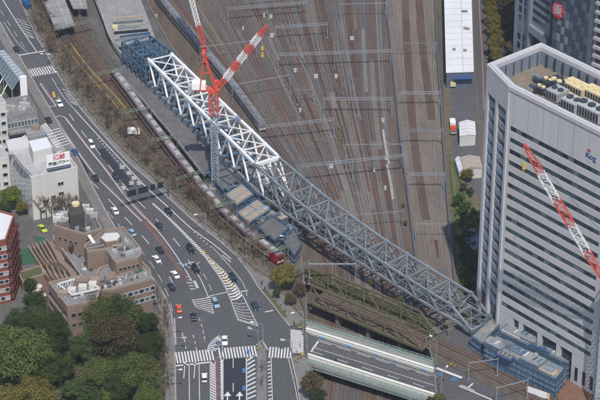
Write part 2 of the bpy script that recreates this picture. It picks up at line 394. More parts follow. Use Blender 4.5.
# thick zebra band that widens into chevrons
zb = [(152, 204), (165, 216), (178, 229), (195, 247), (207, 260)]
hatch(zb, [(153.5, 203), (167, 215), (180.5, 228), (198.5, 246), (211, 259)], 34, .75, 'paint', .2)
hatch([(207, 260), (218, 275), (227, 291), (231, 302)], [(211, 259), (224, 271), (236, 285), (243, 296)], 16, .8, 'paint', .2, chev=.9)
line([(207, 260), (218, 275), (227, 291), (238, 320)], .25); line([(211, 259), (224, 271), (236, 285), (243, 296), (258, 326)], .25); line([(238, 320), (258, 326)], .3, smooth=False)
hatch([(231, 302), (235, 312), (238, 320)], [(245, 300), (252, 313), (257, 324)], 7, .3, 'paint_thin', .6, chev=.8)
line([(206, 298), (210, 296), (232, 291)], .35, smooth=False); line([(239, 292), (248, 290.5)], .5, name='stop_line'); line([(265, 312), (273, 310.5)], .5, name='stop_line')
line([(188, 260), (200, 278), (208, 296)], .24); line([(176, 262), (190, 268), (200, 262)], .3, 'paint_thin', smooth=False)
line([(196, 263), (206, 278), (212, 292)], .2, 'paint_thin', dash=(4, 3)); line([(181, 265), (194, 262)], .5, name='stop_line')
MB().sheet([p + Vector((0, 0, ZM)) for p in px([(193, 281), (195.5, 280.5), (199, 288), (196.5, 288.5)])]).build('lane_lettering', M['paint_thin'], road)
# hatched island before the junction
hatch([(192, 300), (197, 306), (213, 313.5)], [(211, 295), (212, 305), (214, 313)], 9, .35, 'paint', .8)
line([(192, 299), (196, 307), (213.5, 314), (211, 299)], .25, smooth=False)
# junction, lower avenue
crosswalk((176, 358), (212, 354.8), 6.2); crosswalk((219, 354), (255, 351.2), 6.2); crosswalk((269, 352.3), (291, 353), 6.0)
mb = MB()
for i in range(16):
    a, b = P(290.5, 330 + i * 1.45, ZM), P(303.5, 331.5 + i * 1.45, ZM); mb.ribbon([a, b], .55)
mb.build('crosswalk', M['paint'], road)
line([(175, 366), (210, 362.3)], .7, name='stop_line', smooth=False)
for x0, x1 in ((189, 189.5), (199, 199.6)): line([(x0, 364), (x1, 400)], .22)
for x in (184.3, 194.5):
    c = P(x, 371, ZM); MB().sheet([c + Vector(v) for v in ((-.12, -4, 0), (.12, -4, 0), (.12, 3, 0), (.5, 3, 0), (0, 5.4, 0), (-.5, 3, 0), (-.12, 3, 0))]).build('lane_arrow', M['paint'], road)
line([(182, 333), (184.5, 340), (186.5, 352)], .3, dash=(1.8, 1.8), m='paint_thin'); line([(193, 335), (195, 342), (197, 352)], .3, dash=(1.8, 1.8), m='paint_thin')
line([(199, 318), (203, 330), (205.5, 344)], .25, dash=(1.8, 1.8), m='paint_thin'); line([(174.5, 318), (176, 345)], .3, 'paint_thin')
MB().prism(px([(215.5, 357), (219.5, 356.5), (220.5, 402), (216.5, 402)]), 0, .1).build('median_island', M['median_brown'], road)
hatch([(210, 361), (210.5, 380), (210.5, 402)], [(215, 364), (215.5, 383), (216, 404)], 15, .5, 'paint', .5); line([(210, 361), (210.5, 402)], .2); line([(215, 361), (216, 402)], .2)
hatch([(220.5, 358), (220.7, 380), (221, 402)], [(223, 361), (223, 383), (223.2, 404)], 16, .5, 'paint', .3); line([(223.2, 357), (223.2, 402)], .2)
hatch([(207.5, 349), (211, 343), (219, 336)], [(215, 351.5), (219.5, 348), (221.5, 339)], 8, .5, 'paint', .2); line([(207, 352), (208.5, 346), (213, 340), (219, 335.5), (222, 338), (222.3, 350)], .25)
MB().sheet([p + Vector((0, 0, .012)) for p in px([(223.5, 357), (246, 356), (246, 410), (223.5, 410)])]).build('new_surface', M['asphalt_dark'], road)
line([(233.2, 357), (233.2, 368)], .22); line([(233.2, 383), (233.2, 392)], .22)
for x in (227.5, 239.5):
    c = P(x, 398, ZM); MB().sheet([c + Vector(v) for v in ((-.2, -3, 0), (.2, -3, 0), (.2, 1, 0), (1.2, 1, 0), (0, 3.4, 0), (-1.2, 1, 0), (-.2, 1, 0))]).build('lane_arrow', M['paint'], road)
for x, y in ((244, 370.5), (244, 388), (248, 352)):
    c = P(x, y, ZM + .008); MB().sheet([c + Vector(v) for v in ((-.5, -1.2, 0), (.5, -1.2, 0), (.5, 1.2, 0), (-.5, 1.2, 0))]).build('blue_arrow', M['paint_blue'], road)
hatch([(246.5, 360), (246.7, 380), (247, 402)], [(254.5, 354), (255.5, 374), (256, 398)], 10, .6, 'paint', .1); line([(246.3, 358), (246.6, 404)], .3)
MB().prism(px([(257.5, 343), (261, 340), (266, 348), (267, 410), (256.5, 410), (257, 352)]), 0, .14).build('median_island', M['paving'], road)
hatch([(267.5, 362), (268, 380), (268.5, 402)], [(270.5, 359), (271, 378), (272, 400)], 11, .5, 'paint', .4); line([(271, 357), (272.5, 404)], .2)
line([(288, 357), (294, 382), (298, 402)], .22, 'paint_thin')
line([(256.5, 345), (262, 340), (268, 350)], .3, smooth=False)
MB().sheet([p + Vector((0, 0, ZM)) for p in px([(52, 92), (54, 91.5), (56, 97), (53.5, 97.5)])]).build('orange_patch', M['paint_yellow'], road)
# patched asphalt
for q in ([(16, 56), (42, 52), (50, 66), (26, 70)], [(176, 322), (205, 316), (206, 345), (178, 349)], [(96, 150), (104, 148), (135, 185), (128, 188)], [(60, 132), (68, 140), (90, 172), (84, 176)]):
    MB().sheet([p + Vector((0, 0, .008)) for p in px(q)]).build('asphalt_patch', M['asphalt_light'] if q[0][0] < 50 or q[0][0] > 170 else M['asphalt_dark'], road)

rw_ = random.Random(4)
for k, base in enumerate(([(60, 110), (84, 142), (110, 174), (140, 207), (165, 233), (185, 260), (205, 292), (222, 325)], [(64, 107), (88, 139), (114, 170), (144, 203), (170, 229), (195, 258), (215, 285), (230, 320)], [(72, 103), (98, 134), (126, 165), (156, 193), (190, 222), (222, 255), (248, 290)], [(50, 118), (70, 150), (92, 185), (122, 220), (150, 254), (170, 285), (186, 315), (190, 350)], [(44, 112), (62, 146), (84, 184), (113, 222), (143, 258), (165, 290), (180, 320)], [(0, 10), (14, 35), (30, 62), (46, 88)], [(183, 352), (184, 402)], [(194, 352), (195, 402)], [(205, 362), (205.5, 402)], [(278, 345), (281, 375), (286, 402)], [(228, 300), (226, 330), (228, 356)], [(243, 305), (241, 330), (240, 356)])):
    for o_ in (-.75, .75):
        MB().ribbon(offset(poly_sample(px(base), step=4), o_), rw_.uniform(.5, .8), .004 + .0003 * k).build('tyre_wear', M['asphalt_worn'], road)
for k in range(26):
    p = lerp(P(70 + k * 6, 130 + k * 8.4), P(78 + k * 6, 128 + k * 8.4), rw_.random()); MB().tube(p + UP_ * .0, p + UP_ * .015, .4, n=10).build('manhole_cover', M['galv_dark'], road)
# ---------------------------------------------------------------- tree belt between avenue and the elevated line
belt_e = px([(36, -30), (42, 0), (62, 45), (78, 72), (100, 105), (128, 138), (158, 168), (185, 198), (212, 222), (240, 245), (262, 262), (280, 280), (300, 300), (306, 320)])
belt = struct(MB().prism(pe + belt_e[::-1], -.06, .25).build('tree_belt_soil', M['earth']))

# ---------------------------------------------------------------- railway tracks
TRN = [0]
def track(pts, z, bed='ballast_rust', w=2.3, rails='rail', step=7, dz=.06, smooth=True):
    p = [P(x, y, z) for x, y in pts]
    if smooth: p = poly_sample(p, step=step)
    TRN[0] += 1; dz += .003 * TRN[0]
    o = struct(MB().ribbon(p, w, dz).build('railway_track', M[bed]))
    for s in (-.62, .62): MB().ribbon(offset(p, s), .13, dz + .17, .16).build('rail', M[rails], o)
    return o
Y5 = (-20, 0, 100, 200, 300, 410)
XT = [(149, 163, 238, 303, 331, 322), (162, 176, 250, 312, 338, 329), (192, 205, 262, 319, 344, 336), (210, 222, 274, 326, 350, 342), (227, 238, 285, 332, 355, 349),
      (242, 252, 296, 338, 360, 355), (259, 268, 306, 344, 365, 361), (276, 284, 316, 350, 370, 367), (291, 298, 327, 356, 375, 374), (304, 309, 333, 361, 379, 380), (317, 321, 343, 366, 383, 386),
      (330, 333, 350, 371, 388, 392), (346, 348, 358, 377, 392, 398), (361, 362, 367, 383, 398, 405), (370, 370, 374, 388, 403, 412), (378, 378, 383, 394, 409, 419)]
BEDS = ['ballast_grey', 'ballast_rust', 'ballast_grey', 'ballast_dark', 'ballast_grey', 'ballast_dark', 'ballast_dark', 'ballast_rust', 'ballast_rust', 'ballast_grey', 'ballast_rust', 'ballast_rust', 'ballast_rust', 'ballast_dark', 'ballast_rust', 'ballast_grey']
for i, xs in enumerate(XT): track(list(zip(xs, Y5)), ZY, BEDS[i], 2.3 if i != 13 else 4.2, 'rail_bright' if i % 2 else 'rail')
for i in range(15):      # tracks in between that merge into their neighbours at the points
    if i in (0, 12, 13, 14): continue
    xs = [(u + v) / 2 for u, v in zip(XT[i], XT[i + 1])]; e_ = XT[i + i % 2]
    track([(xs[0], -20), (xs[1], 0), (xs[2], 100), ((xs[3] * .45 + e_[3] * .55), 200), (e_[3] + (e_[4] - e_[3]) * .4, 240)], ZY, 'ballast_grey' if i % 3 else 'ballast_rust', 1.9, 'rail_bright')
for i in (2, 4, 5, 7, 9, 11):      # crossovers
    a_, b_ = XT[i], XT[i + 1]
    track([(a_[1] + (a_[2] - a_[1]) * .2, 20), (a_[1] * .45 + a_[2] * .4 + b_[2] * .12 + 5, 55), (b_[1] * .05 + b_[2] * .95, 95)], ZY, 'ballast_dark', 1.5, 'rail_bright')
rr = random.Random(21)
for k in range(150):
    i = rr.randrange(15); f_ = rr.random(); xs = [u + (v - u) * f_ for u, v in zip(XT[i], XT[i + 1])]; pp = poly_sample([P(x, y, ZY) for x, y in zip(xs, Y5)], step=6); i0 = rr.randrange(0, len(pp) - 22); n0_ = rr.randrange(7, 21)
    struct(MB().ribbon(pp[i0:i0 + n0_], rr.uniform(.35, 1.1), .04 + .0001 * k).build('ballast_streak', M[rr.choice(['ballast_red', 'ballast_dark', 'ballast_dark', 'ballast_pale', 'ballast_pale', 'earth_ochre'])]))
for k in range(60):
    xs = XT[rr.randrange(16)]; pp = poly_sample([P(x, y, ZY) for x, y in zip(xs, Y5)], step=6); i0 = rr.randrange(0, len(pp) - 19); n0_ = rr.randrange(6, 18)
    struct(MB().ribbon(pp[i0:i0 + n0_], rr.uniform(1.3, 2.4), .12 + .0016 * k).build('stained_ballast', M[rr.choice(['ballast_red', 'ballast_red', 'ballast_dark', 'ballast_pale'])]))
# bullet-train slab strip at the right, between two dark walls
wl = [(384, -20), (385, 0), (391, 51), (396, 100), (400, 140), (408, 200), (418, 280), (428, 345)]
wr = [(435, -20), (435, 0), (437.5, 60), (441, 110), (447, 200), (455, 290), (461, 345)]
a, b = poly_sample(px(wl, ZY)), poly_sample(px(wr, ZY))
struct(MB().sheet([p + Vector((0, 0, .03)) for p in a + b[::-1]]).build('slab_track_bed', M['slab']))
for q, nm, l in ((a, 1.5, 'dark low concrete wall between yard tracks and slab tracks'), (b, 1.8, 'dark concrete wall along the right side of the slab tracks')):
    tag(MB().ribbon(q, .55, nm, nm).build('noise_wall', M['galv_dark']), l, 'wall')
for xs, bed in (([(392, -20), (393, 0), (402, 80), (411, 152), (420, 210), (430, 280), (439, 345)], 'ballast_grey'), ([(429, -20), (429, 0), (431, 60), (434, 132), (438, 210), (446, 280), (453, 345)], 'ballast_grey')):
    track(xs, ZY, 'slab', 2.6, 'galv_dark')
track([(405, -20), (405, 0), (408, 60), (414, 140), (421, 190), (426, 220)], ZY, 'ballast_rust', 2.9); track([(418, -20), (419, 0), (423, 50), (428, 90), (432, 120)], ZY, 'ballast_rust', 2.9)
for q in ([(403, 18), (409, 18), (410, 34), (404, 34)], [(416, 20), (423, 20), (424.5, 35), (418, 35)], [(426, 22), (431, 22), (432, 34), (427, 34)], [(420, 52), (427, 52), (430, 90), (424, 90)], [(434, 240), (442, 240), (445, 258), (437, 258)], [(397, 70), (404, 70), (406, 95), (400, 95)]):
    struct(MB().sheet([p + Vector((0, 0, .09)) for p in px(q, ZY)]).build('rust_mat', M['ballast_rust']))
# cable troughs and walkways in the yard
for pts in ([(383, 130), (386, 150), (389, 165)], [(387, 165), (391, 185), (393, 200)], [(375, -20), (377, 30), (381, 90), (388, 150), (395, 215), (404, 280)], [(300, 60), (318, 100), (336, 150)], [(255, 30), (278, 75), (300, 120)], [(342, 20), (352, 80), (361, 120)]):
    struct(MB().ribbon(poly_sample(px(pts, ZY)), .9 if pts[0][0] in (383, 387) else .55, .34 if pts[0][0] in (383, 387) else .26, .3).build('cable_trough', M['kerb'] if pts[0][0] in (383, 387) else M['retaining']))
# elevated-line tracks at street level
K = [[(22, -30), (42, 0), (66, 40), (90, 78), (122, 116), (150, 148), (180, 182), (208, 211), (240, 238), (268, 261), (300, 286)],
     [(30, -30), (50, 0), (76, 42), (104, 80), (133, 112), (158, 142), (187, 176), (213, 204), (246, 233), (276, 257), (306, 279)],
     [(50, -30), (70, 0), (93, 38), (116, 70), (141, 102), (164, 130), (182, 152)], [(40, -30), (60, 0), (84, 40), (110, 76), (136, 106), (158, 133)]]
for i, q in enumerate(K): track(q, 0, ['ballast_rust', 'ballast_rust', 'ballast_dark', 'ballast_rust'][i], 3.0, dz=.12)
bed = px([(44, -30), (62, 45), (78, 72), (100, 105), (128, 138), (158, 168), (185, 198), (212, 222), (240, 245), (262, 262), (296, 292), (306, 284), (280, 252), (250, 226), (220, 200), (190, 168), (150, 118), (122, 78), (96, 38), (70, -30)])
struct(MB().sheet([p + Vector((0, 0, .04)) for p in bed]).build('line_ballast', M['ballast']))
for off, l in ((-.8, 'left of two yellow cable ducts along the elevated line'), (.8, 'right of two yellow cable ducts along the elevated line')):
    tag(MB().ribbon(offset(poly_sample(px([(68, 45), (80, 62), (96, 80), (110, 95), (123, 110)])), off * 1.6), .3, .4, .3).build('cable_duct', M['yellow']), l, 'cable duct')
# ground strips east of the slab tracks
struct(MB().sheet([p + Vector((0, 0, .03)) for p in px([(442, -20), (476, -20), (481, 100), (478, 230), (480, 340), (462, 345), (456, 290), (448, 200), (444, 130)], ZY)]).build('depot_ground', M['earth']))
struct(MB().sheet([p + Vector((0, 0, .06)) for p in px([(449, 70), (475, 70), (481, 170), (482, 200), (470, 190), (454, 172)], ZY)]).build('depot_yard', M['asphalt_light']))
er = struct(MB().sheet([p + Vector((0, 0, .09)) for p in px([(473, -20), (487, -20), (489, 60), (489, 120), (480, 120), (475, 60)], ZY)]).build('side_road', M['asphalt']))
line([P(x, y, ZY) for x, y in [(478.5, -20), (480, 20), (482.5, 60), (484, 110)]], .35, 'paint_red', z=.12, par=er)
struct(MB().sheet([p + Vector((0, 0, .09)) for p in px([(487, -20), (530, -20), (560, 110), (489, 110)], ZY)]).build('service_yard', M['asphalt_dark']))
struct(MB().prism(px([(449, 160), (456, 160), (459, 200), (464, 250), (469, 300), (460, 300), (454, 240)], ZY), ZY, ZY + .4).build('grass_strip', M['grass']))
struct(MB().prism(px([(458, 190), (466, 186), (476, 215), (478, 240), (466, 222)], ZY), ZY, ZY + .35).build('grass_strip', M['grass']))

# ================================================================== BUILDINGS
def ring(pts):
    return list(zip(pts, list(pts[1:]) + [pts[0]]))
def inset(pts, d):
    """inset a convex-ish polygon horizontally"""
    pts = [Vector((p[0], p[1], 0)) for p in pts]
    A = sum(a.x * b.y - b.x * a.y for a, b in ring(pts)); sg = 1 if A > 0 else -1; n = len(pts); out = []
    for i in range(n):
        a, b, c = pts[i - 1], pts[i], pts[(i + 1) % n]
        d1, d2 = (b - a).normalized(), (c - b).normalized()
        n1, n2 = Vector((-d1.y, d1.x, 0)) * sg, Vector((-d2.y, d2.x, 0)) * sg
        k = 1 + n1.dot(n2); out.append(b + (n1 + n2) * (d / max(.3, k)))
    return out
def parapet(root, pts, z, h, t, m, name='parapet'):
    mb = MB(); q = inset(pts, t)
    n = len(pts)
    for i in range(n):
        a, b, c, d = pts[i], pts[(i + 1) % n], q[(i + 1) % n], q[i]
        cc = [Vector((e[0], e[1], z)) for e in (a, b, c, d)]
        if (cc[1] - cc[0]).cross(cc[2] - cc[1]).z < 0: cc = cc[::-1]
        mb.hexa([*cc, *[e + Vector((0, 0, h)) for e in cc]])
    return mb.build(name, m, root)
def wall_window(root, a, b, s, z, w, h, glass='glass_a', frame='white_wall_b', depth=.12, sill=True):
    """a framed window on the wall a->b (outside on the right of travel), s metres along, sill at z"""
    d = (b - a); d.z = 0; d.normalize(); n = Vector((d.y, -d.x, 0)); c = Vector((a.x, a.y, 0)) + d * s
    def q(x, y, zz): return c + d * x + n * y + Vector((0, 0, zz))
    def bx(mb, x0, x1, y0, y1, z0, z1): mb.hexa([q(x0, y1, z0), q(x1, y1, z0), q(x1, y0, z0), q(x0, y0, z0), q(x0, y1, z1), q(x1, y1, z1), q(x1, y0, z1), q(x0, y0, z1)])
    f = MB(); t = .14
    bx(f, -w / 2 - t, w / 2 + t, 0, depth, z + h, z + h + t); bx(f, -w / 2 - t, w / 2 + t, 0, depth + .05, z - t, z)
    bx(f, -w / 2 - t, -w / 2, 0, depth, z, z + h); bx(f, w / 2, w / 2 + t, 0, depth, z, z + h)
    if w > 1.6: bx(f, -.05, .05, 0, depth * .7, z, z + h)
    fo = f.build('window', M[frame], root)
    g = MB(); bx(g, -w / 2, w / 2, .005, .03, z, z + h); g.build('pane', M[glass], fo)
    return fo
def boxq(mb, c, d, x0, x1, y0, y1, z0, z1):
    n = Vector((-d.y, d.x, 0)); q = lambda x, y, z: Vector((c.x, c.y, 0)) + d * x + n * y + Vector((0, 0, z))
    return mb.hexa([q(x0, y0, z0), q(x1, y0, z0), q(x1, y1, z0), q(x0, y1, z0), q(x0, y0, z1), q(x1, y0, z1), q(x1, y1, z1), q(x0, y1, z1)])
def text_mesh(txt, size, name, m, parent, mtx, depth=.03, bold=0.0):
    cu = bpy.data.curves.new(name, 'FONT'); cu.body = txt; cu.size = size; cu.extrude = depth; cu.align_x = 'CENTER'; cu.align_y = 'CENTER'; cu.offset = bold
    t = bpy.data.objects.new(name + '_c', cu); C.objects.link(t)
    dg = bpy.context.evaluated_depsgraph_get(); me = bpy.data.meshes.new_from_object(t.evaluated_get(dg)); bpy.data.objects.remove(t)
    me.materials.clear(); me.materials.append(m); me.transform(mtx)
    o = bpy.data.objects.new(name, me); C.objects.link(o); o.parent = parent
    if parent: o.location = -Vector(parent.location)
    return o
def frame_mtx(c, d, up=Vector((0, 0, 1))):
    n = d.cross(up).normalized(); u = n.cross(d).normalized()
    return Matrix(((d.x, u.x, n.x, c.x), (d.y, u.y, n.y, c.y), (d.z, u.z, n.z, c.z), (0, 0, 0, 1)))

# ---------------------------------------------------------------- office tower
tB = P(497, 338, 0); TZ = height_for(tB, 86)
tA, tC = P(488, 64, TZ), P(541, 43, TZ); tD = P(597, 398, 0)
tB.z = TZ; tD.z = TZ; dF = (tD - tB).normalized(); LF = (tD - tB).length
tE = tC + (tD - tB) * 1.05
tw = thing('office_tower', 'tall grey office tower with ribbon windows at the right edge', 'tower', (tB.x, tB.y, 0))
nF = Vector((dF.y, -dF.x, 0))                                  # outward on the front
core = inset([tA, tB, tD, tE, tC], .9)
MB().prism(core, ZY - .5, TZ - 6).build('core', M['glass_a'], tw)
FL0, SP = TZ - 13.2, 3.98
def fbx(mb, s0, s1, y0, y1, z0, z1):
    q = lambda s, y, z: Vector((tB.x, tB.y, 0)) + dF * s + nF * y + Vector((0, 0, z))
    return mb.hexa([q(s0, y1, z0), q(s1, y1, z0), q(s1, y0, z0), q(s0, y0, z0), q(s0, y1, z1), q(s1, y1, z1), q(s1, y0, z1), q(s0, y0, z1)])
NFL = 17; WH = 1.72; print('TZ', TZ, LF)
mb = MB(); fbx(mb, 0, LF, -.9, 0, FL0, TZ - 1.2); mb.build('top_wall', M['tower_wall'], tw)
for k in range(int(LF / 6.2)):   # shallow panel joints of the blank band
    mb = MB(); fbx(mb, 2 + k * 6.2, 2.12 + k * 6.2, -.01, .025, FL0 + .4, TZ - 1.4); mb.build('panel_joint', M['tower_blue'], tw)
NB = 16; BW = (LF - 5.2) / NB
mbs = {}
panes = {}
for g in 'abc':
    mb = MB(); mb.box(0, BW - .16, -.06, 0, 0, WH - .1); panes[g] = mb.mesh('window', M['glass_' + g])
rzF = math.atan2(dF.y, dF.x)
mul = MB(); mul.box(-.05, .05, -.13, -.065, 0, WH - .06); mulm = mul.mesh('mullion', M['galv_dark'])
for k in range(NFL):
    zt = FL0 - k * SP
    mb = MB(); fbx(mb, 0, LF, -.9, 0, zt - SP, zt - WH); mb.build('spandrel', M['tower_wall'], tw)
    mb = MB(); fbx(mb, LF - 4.0, LF, -.9, -.003, zt - WH, zt); mb.build('corner_panel', M['tower_wall'], tw); mb = MB(); fbx(mb, 0, 1.1, -.9, -.003, zt - WH, zt); mb.build('corner_panel', M['tower_wall'], tw)
    for i in range(NB):
        p = Vector((tB.x, tB.y, 0)) + dF * (1.1 + i * BW) - nF * .2 + Vector((0, 0, zt - WH + .05))
        g = random.choice('aaaabbbbc' if k not in (9, 13, 14) else 'aabbbcc')
        obj('window', panes[g], tw, p - Vector(tw.location), rzF)
        if i: obj('mullion', mulm, tw, p - dF * .08 - Vector(tw.location), rzF)
ZP = FL0 - NFL * SP                                             # soffit above the pilotis
for k in range(5):
    s = 9 + k * 8.2
    mb = MB(); fbx(mb, s, s + 1.7, -1.6, -.05, ZY, ZP); mb.build('column', M['tower_fin'], tw)
mb = MB(); fbx(mb, 0, 6.5, -1.5, -.06, ZY, ZP); mb.build('base_wall', M['tower_wall'], tw)
mb = MB(); fbx(mb, LF - 11.5, LF, -1.5, -.06, ZY, ZP); mb.build('base_wall', M['tower_wall'], tw)
for k in range(3):
    mb = MB(); fbx(mb, LF - 9.8 + k * 3.2, LF - 8.6 + k * 3.2, -.1, .03, 1.5, 6.5); mb.build('window', M['glass_a'], tw)
mb = MB(); fbx(mb, 0, LF, -4.2, -3.6, ZY, ZP); mb.build('lobby_glazing', M['glass_a'], tw)
for k in range(14):
    mb = MB(); fbx(mb, 6.5 + k * 2.2, 6.65 + k * 2.2, -3.6, -3.5, ZY, ZP); mb.build('lobby_mullion', M['galv_dark'], tw)
# chamfered end with three fins and two window columns
dA = Vector((tB.x - tA.x, tB.y - tA.y, 0)); LA = dA.length; dA.normalize(); nA = Vector((dA.y, -dA.x, 0))
def abx(mb, s0, s1, y0, y1, z0, z1):
    q = lambda s, y, z: Vector((tA.x, tA.y, 0)) + dA * s + nA * y + Vector((0, 0, z))
    return mb.hexa([q(s0, y1, z0), q(s1, y1, z0), q(s1, y0, z0), q(s0, y0, z0), q(s0, y1, z1), q(s1, y1, z1), q(s1, y0, z1), q(s0, y0, z1)])
for s in (0, LA / 2 - .9, LA - 1.1):
    mb = MB(); abx(mb, s, s + (1.3 if s else 1.5), -.85, .35, ZY, TZ - 9); mb.build('fin', M['tower_fin'], tw)
mb = MB(); abx(mb, 0, LA, -.9, .33, TZ - 9, TZ - 1.2); mb.build('top_wall', M['tower_wall'], tw)
for k in range(NFL + 1):
    zt = FL0 + SP - k * SP
    for s0, s1 in ((1.5, LA / 2 - .9), (LA / 2 + .4, LA - 1.1)):
        mb = MB(); abx(mb, s0, s1, -.9, -.25, zt - SP, zt - WH - .2); mb.build('blue_panel', M['tower_blue'], tw)
        mb = MB(); abx(mb, s0, s1, -.9, -.5, zt - WH - .2, zt); mb.build('window', M[random.choice(['glass_a', 'glass_a', 'glass_b'])], tw)
# side and rear walls, parapet cap, sunken roof court
def wallbox(a, b, t, z0, z1, name, m, root):
    d = Vector((b.x - a.x, b.y - a.y, 0)); L = d.length; d.normalize(); mb = MB(); boxq(mb, a, d, 0, L, 0, t, z0, z1); return mb.build(name, m, root)
wallbox(tC, tA, .85, ZY, TZ - 1.2, 'end_wall', M['tower_wall'], tw); wallbox(tE, tC, .85, ZY, TZ - 1.2, 'rear_wall', M['tower_wall'], tw); wallbox(tD, tE, .85, ZY, TZ - 1.2, 'end_wall', M['tower_wall'], tw)
RP = [tA, tB, tD, tE, tC]
RPo = inset(RP, -.35)
parapet(tw, RPo, TZ - 1.2, 1.2, 2.3, M['tower_wall'])
parapet(tw, inset(RP, .35), TZ, .3, .9, M['tower_fin'], 'coping')
parapet(tw, inset(RP, 1.95), TZ - 6, 4.8, .25, M['grey_blue_wall'], 'screen_wall')
MB().prism(inset(RP, .95), TZ - 6.3, TZ - 5.9).build('roof_deck', M['roof_floor'], tw)
for k in range(10):     # ribs on the far inner wall
    p = lerp(tC, tE, .03 + k * .075) - Vector((0, 0, 0)); d = (tE - tC).normalized(); mb = MB(); boxq(mb, p, d, 0, .5, -2.7, -2.2, TZ - 6, TZ - 1.4); mb.build('screen_rib', M['unit_dark'], tw)
for k in range(5):
    p = lerp(tC, tA, .15 + k * .15); d = (tA - tC).normalized(); mb = MB(); boxq(mb, p, d, 0, .35, 2.25, 2.6, TZ - 6, TZ - 1.4); mb.build('screen_rib', M['galv_dark'], tw)
rf = random.Random(9)
for k in range(16):
    p = P(rf.uniform(533, 560), rf.uniform(80, 96), TZ - 5.9); L_ = rf.uniform(1, 2.6); mb = MB(); boxq(mb, p, dF if k % 2 else nF, -L_, L_, -.35, .35, TZ - 5.9, TZ - 5.9 + rf.uniform(.6, 2.2)); mb.build('roof_frame', M[rf.choice(['unit_dark', 'galv_dark', 'steel_blue_wall', 'unit_dark'])], tw)
for k in range(10):
    p = P(rf.uniform(560, 600), rf.uniform(100, 124), TZ - 5.9); L_ = rf.uniform(.6, 1.6); mb = MB(); boxq(mb, p, dF if k % 2 else nF, -L_, L_, -.3, .3, TZ - 5.9, TZ - 5.9 + rf.uniform(.4, 1.2)); mb.build('roof_frame', M[rf.choice(['unit_dark', 'galv', 'unit_grey', 'roof_grey'])], tw)
# logo lettering on the blank band
LS0 = min((abs(proj(tB + dF * s_ * .2 - Vector((0, 0, 9)))[0] - 588), s_ * .2) for s_ in range(int(LF * 5)))[1]
c = Vector((tB.x, tB.y, 0)) + dF * LS0 + nF * .03; c.z = FL0 + 3.4
for ch, m_, o_ in (('K', 'sign_blue', 0), ('o', 'sign_blue', 2.0), ('g', 'sign_blue', 3.9)):
    text_mesh(ch, 2.6, 'logo_letter', M[m_], tw, frame_mtx(c + dF * o_ * .7, dF), .05, .06)
mb = MB(); fbx(mb, LS0 - .2, LS0 + 1.0, .02, .09, FL0 + 4.9, FL0 + 5.5); mb.build('logo_accent', M['sign_red'], tw)
# rooftop machines (each one a thing)
ax, ay = dF, -nF
RO = Vector((tB.x, tB.y, TZ - 5.9))
def roof_pt(x, y): return P(x, y, TZ - 5.9)
def cooling_unit(x, y, L, Wd, Hh, m, label, fans=2):
    p = roof_pt(x, y); t = thing('cooling_unit', label, 'cooling unit', p, rzF, 'cooling units on the tower roof')
    MB().box(-L / 2, L / 2, -Wd / 2, Wd / 2, .35, Hh).build('casing', M[m], t, True)
    MB().box(-L / 2 + .2, L / 2 - .2, -Wd / 2 + .2, Wd / 2 - .2, 0, .35).build('base_frame', M['galv_dark'], t, True)
    for k in range(int(L / 1.1)):
        MB().box(-L / 2 + .25 + k * 1.1, -L / 2 + 1.05 + k * 1.1, -Wd / 2 - .06, -Wd / 2 - .005, .7, Hh - .5).build('louvre', M['unit_dark'], t, True)
    for k in range(fans):
        cx = -L / 2 + L * (k + .5) / fans
        MB().tube((cx, 0, Hh), (cx, 0, Hh + .5), min(Wd, L / fans) * .38, n=12).build('fan', M['unit_dark' if m == 'unit_grey' else 'cream'], t, True)
    return t
for i, (x, y, L, Wd, Hh, m, l) in enumerate([
    (577, 92, 8.5, 4.5, 3.0, 'cream', 'long cream rooftop unit against the far inner wall of the tower roof'),
    (596, 99, 8, 4.5, 3.2, 'cream', 'cream rooftop unit at the right edge of the tower roof court'),
    (557, 99, 5, 5, 3.4, 'unit_grey', 'pale grey rooftop unit in front of the dark machinery'),
    (573, 110, 6, 5, 3.8, 'unit_grey', 'grey louvred rooftop unit in the middle of the tower roof'),
    (591, 117, 10, 5, 4, 'unit_grey', 'largest grey louvred rooftop unit beside the front parapet of the tower'),
    (548, 87, 4, 3.5, 2.6, 'unit_dark', 'dark rooftop unit nearest the left inner corner of the tower roof'),
    (556, 89, 4.5, 3.5, 3, 'unit_dark', 'dark rooftop unit beside the pale grey one on the tower'),
    (541, 93, 3.4, 2.6, 2.2, 'unit_dark', 'small dark rooftop unit near the front parapet of the tower'),
    (566, 97, 3.4, 2.6, 1.6, 'cream', 'small low cream rooftop unit between grey units on the tower')]):
    cooling_unit(x, y, L, Wd, Hh, m, l, 3 if L > 7 else 2)
for i, (x0, y0, x1, y1) in enumerate([(534, 78, 552, 92), (540, 80, 562, 92), (560, 104, 580, 114), (536, 88, 546, 96)]):
    a_, b_ = roof_pt(x0, y0), roof_pt(x1, y1); mb = MB()
    for k in (-.3, .3): mb.bar(a_ + Vector((k, k, 1.2)), b_ + Vector((k, k, 1.2)), .3)
    for k in range(4): mb.bar(lerp(a_, b_, k / 3), lerp(a_, b_, k / 3) + Vector((0, 0, 1.2)), .12)
    tag(mb.build('roof_pipe', M['galv']), ['pair of grey roof pipes nearest the left inner wall of the tower', 'pair of grey roof pipes running between dark rooftop units', 'pair of grey roof pipes between the louvred units', 'short pair of roof pipes beside the front parapet'][i], 'pipe', 'pipes on the tower roof')

